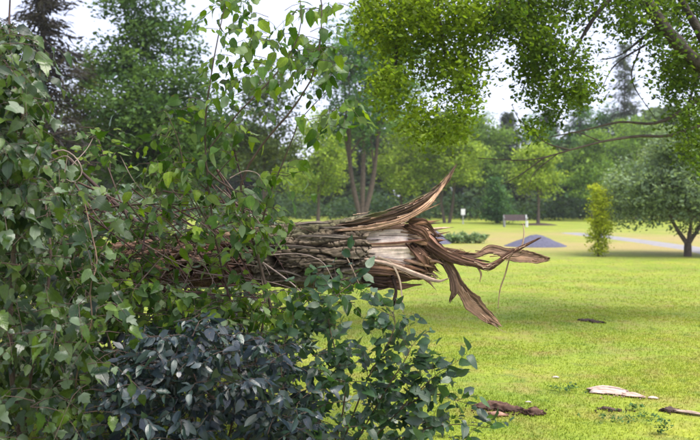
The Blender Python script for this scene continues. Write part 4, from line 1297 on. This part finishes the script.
def deb(name, label, cat, pts, hs, wid, thk, group=None, m='wood', **k):
    mb = MB()
    k['rough'] = k.get('rough', .2) * 1.6
    sweep(mb, [np.array(G(x, y)) + np.array((0, 0, h * .45)) for (x, y), h in zip(pts, hs)], wid, [t * .62 for t in thk], facing=(0, -.15, 1), seg=30, n=60, **k)
    if cat == 'bark':
        for q, v in enumerate(mb.v):
            v = Vector(v); a = noise.noise_vector(v * 22) * .016 + noise.noise_vector(v * 60) * .007
            mb.v[q] = v + a
    tag(mb.build(name, M[m]), label, cat, group)
DB = 'debris from the broken log on the lawn'
deb('bark_chunk', 'long dark brown bark chunk lying on the grass by the shrub tip', 'bark', [(474, 409), (490, 409), (507, 411), (521, 411)], [.03, .045, .04, .025], [.06, .10, .09, .04], [.03, .06, .055, .03], DB, colA=(.075, .042, .03), colB=BK2, seed=51, rough=.4, jag=.03)
deb('wood_piece', 'reddish torn wood piece under the long dark bark chunk', 'wood', [(490, 415), (497, 416), (506, 416)], [.02, .03, .02], [.04, .06, .03], [.03, .04, .02], DB, colA=(.33, .19, .14), colB=WR, seed=52, rough=.3, jag=.03)
deb('bark_chunk', 'short crumbly bark clod just right of the long dark chunk', 'bark', [(525, 413), (533, 414), (541, 414)], [.025, .04, .02], [.05, .10, .04], [.04, .07, .03], DB, colA=(.085, .047, .033), colB=BK2, seed=53, rough=.5, jag=.03)
deb('wood_slab', 'pale pinkish white wood slab lying flat on the grass', 'wood', [(590, 392), (603, 392), (618, 393.5), (626, 394)], [.03, .045, .045, .035], [.10, .20, .17, .11], [.02, .03, .03, .018], DB, colA=(.50, .37, .30), colB=WD, seed=54, rough=.1, jag=.03)
deb('wood_slab', 'smaller pale slab touching the right end of the white wood slab', 'wood', [(624, 396), (633, 396.5), (643, 398)], [.03, .035, .02], [.07, .10, .04], [.02, .03, .015], DB, colA=(.46, .32, .25), colB=WD, seed=55, rough=.1, jag=.03)
deb('wood_chip', 'tiny pale wood chip right of the two white slabs', 'wood', [(649, 398.5), (653, 398.5), (658, 399)], [.015, .02, .012], [.03, .045, .02], [.012, .02, .01], DB, colA=(.6, .46, .38), colB=WD, seed=56, rough=.1, jag=.01)
deb('stick', 'pale broken stick at the right edge of the lawn', 'stick', [(676, 412.5), (690, 414.5), (706, 416.5)], [.025, .035, .02], [.03, .045, .03], [.02, .03, .02], DB, colA=(.38, .29, .22), colB=BK, seed=57, rough=.2, jag=.02)
deb('bark_chunk', 'dark twiggy bark bit left of the pale broken stick', 'bark', [(661, 411), (670, 411.5), (679, 412)], [.02, .035, .02], [.03, .06, .03], [.03, .04, .02], DB, colA=(.09, .06, .05), colB=BK2, seed=58, rough=.5, jag=.02)
deb('bark_chunk', 'dark lump of bark far out on the lawn below the columnar tree', 'bark', [(580, 320), (587, 321), (594, 322.5), (603, 323)], [.01, .025, .02, .01], [.05, .12, .09, .03], [.02, .04, .035, .02], DB, colA=(.06, .04, .03), colB=BK2, seed=59, rough=.5, jag=.05)
deb('bark_chunk', 'thin dark bark sliver between the shrub tip and the white slab', 'bark', [(598, 409), (610, 410.5), (622, 411)], [.015, .025, .015], [.02, .035, .02], [.02, .025, .02], DB, colA=(.08, .055, .04), colB=BK2, seed=60, rough=.4, jag=.02)
deb('wood_chip', 'small white wood chip in the grass left of the clover patch', 'wood', [(553, 378), (556, 378), (559, 378.5)], [.02, .025, .02], [.012, .03, .012], [.01, .014, .008], DB, colA=(.65, .58, .55), colB=WP, seed=61, rough=.2, jag=.01)
deb('wood_chip', 'tiny pale chip on the grass above the short bark clod', 'wood', [(526, 403), (529, 403), (531, 403.5)], [.02, .022, .02], [.01, .02, .01], [.01, .012, .006], DB, colA=(.55, .48, .45), colB=WP, seed=62, rough=.2, jag=.01)

def weeds():
    for i, (px, py, n, wd, lab) in enumerate(((568, 391, 34, .2, 'low clover patch left of the white wood slab'), (618, 421, 34, .24, 'clover patch at the bottom of the lawn below the thin bark sliver'), (648, 418, 20, .12, 'small clover patch below the tiny wood chip'),
                                              (635, 410, 18, .06, 'weed tuft between the bark sliver and the twiggy bark bit'), (662, 434, 26, .05, 'upright dark weed at the bottom edge of the lawn'))):
        b = G(px, py)
        root = tag(empty('weed_patch', b), lab, 'weed', 'weeds in the lawn')
        c = [(b.x + rnd.gauss(0, wd * .5), b.y + rnd.gauss(0, wd * .35), b.z + rnd.uniform(.015, .04 if i < 4 else .10)) for _ in range(n)]
        v, q, cc = leaf_cloud(c, .02, 5, .02, ((.06, .13, .04), (.12, .20, .07)), upb=1.4, aspect=.8)
        link('foliage', np_mesh('foliage', v, q, col=cc), M['crown'], root)
weeds()

# ------------------------------------------------------------------ damp summer air
def haze():
    mb = MB(); box(mb, (0, 45, 14.4), 170, 130, 31)
    m, t, o = mat('damp_air')
    v = nd(t, 'ShaderNodeVolumePrincipled', Density=.0005, Anisotropy=.2)
    v.inputs['Color'].default_value = (.93, .95, 1.0, 1)
    t.links.new(v.outputs[0], o.inputs['Volume'])
    tag(mb.build('haze', m, smooth=False), 'thin pale haze in the air over the whole park', 'haze', kind='stuff')
haze()

def crumbs():
    V, Q, C = [], [], []
    for (px, py, sx, sy, n, c) in ((500, 413, 26, 3, 70, (.07, .042, .03)), (534, 414, 14, 3, 40, (.08, .046, .032)), (592, 321, 14, 2, 30, (.06, .04, .03)), (612, 411, 16, 2, 24, (.08, .055, .04)), (672, 412, 12, 2, 24, (.09, .06, .05)), (625, 397, 30, 3, 22, (.5, .38, .3))):
        for i in range(n):
            g = G(px + rnd.gauss(0, sx * .6), py + rnd.gauss(0, sy * .6))
            b = len(V); r = rnd.uniform(.004, .012)
            for k in range(4):
                a = k * 1.57 + rnd.uniform(-.5, .5)
                V.append((g.x + r * math.cos(a) * rnd.uniform(.5, 1.8), g.y + r * math.sin(a), g.z + .006 + rnd.uniform(0, .008))); C.append(c)
            V.append((g.x, g.y, g.z + .012 + r * .4)); C.append(c); V.append((g.x, g.y, g.z)); C.append(c)
            for k in range(4): Q += [(b + k, b + (k + 1) % 4, b + 4), (b + (k + 1) % 4, b + k, b + 5)]
    me = np_mesh('bark_crumbs', V, None, Q, col=C)
    tag(link('bark_crumbs', me, M['crown']), 'bark crumbs and wood bits strewn in the grass', 'crumbs', kind='stuff')
crumbs()

# taller crowns of the woods that show in the sky gap under the overhanging boughs
T('broadleaf_tree', 'hazy green tree top in the sky gap just right of the upturned splinter tip', 484, 80, 104, 34, MID, crown_from=.1, clumps=260, nleaf=34, lsize=.3, cr=.85, seed=41)
T('broadleaf_tree', 'hazy blue-green tree top between the two dark conifers at right centre', 530, 84, 112, 36, BLU, crown_from=.1, clumps=260, nleaf=34, lsize=.3, cr=.85, seed=42)
T('broadleaf_tree', 'hazy green tree top below the bare dead branches at right', 606, 88, 100, 40, BLU, crown_from=.1, clumps=280, nleaf=34, lsize=.3, cr=.9, seed=43)
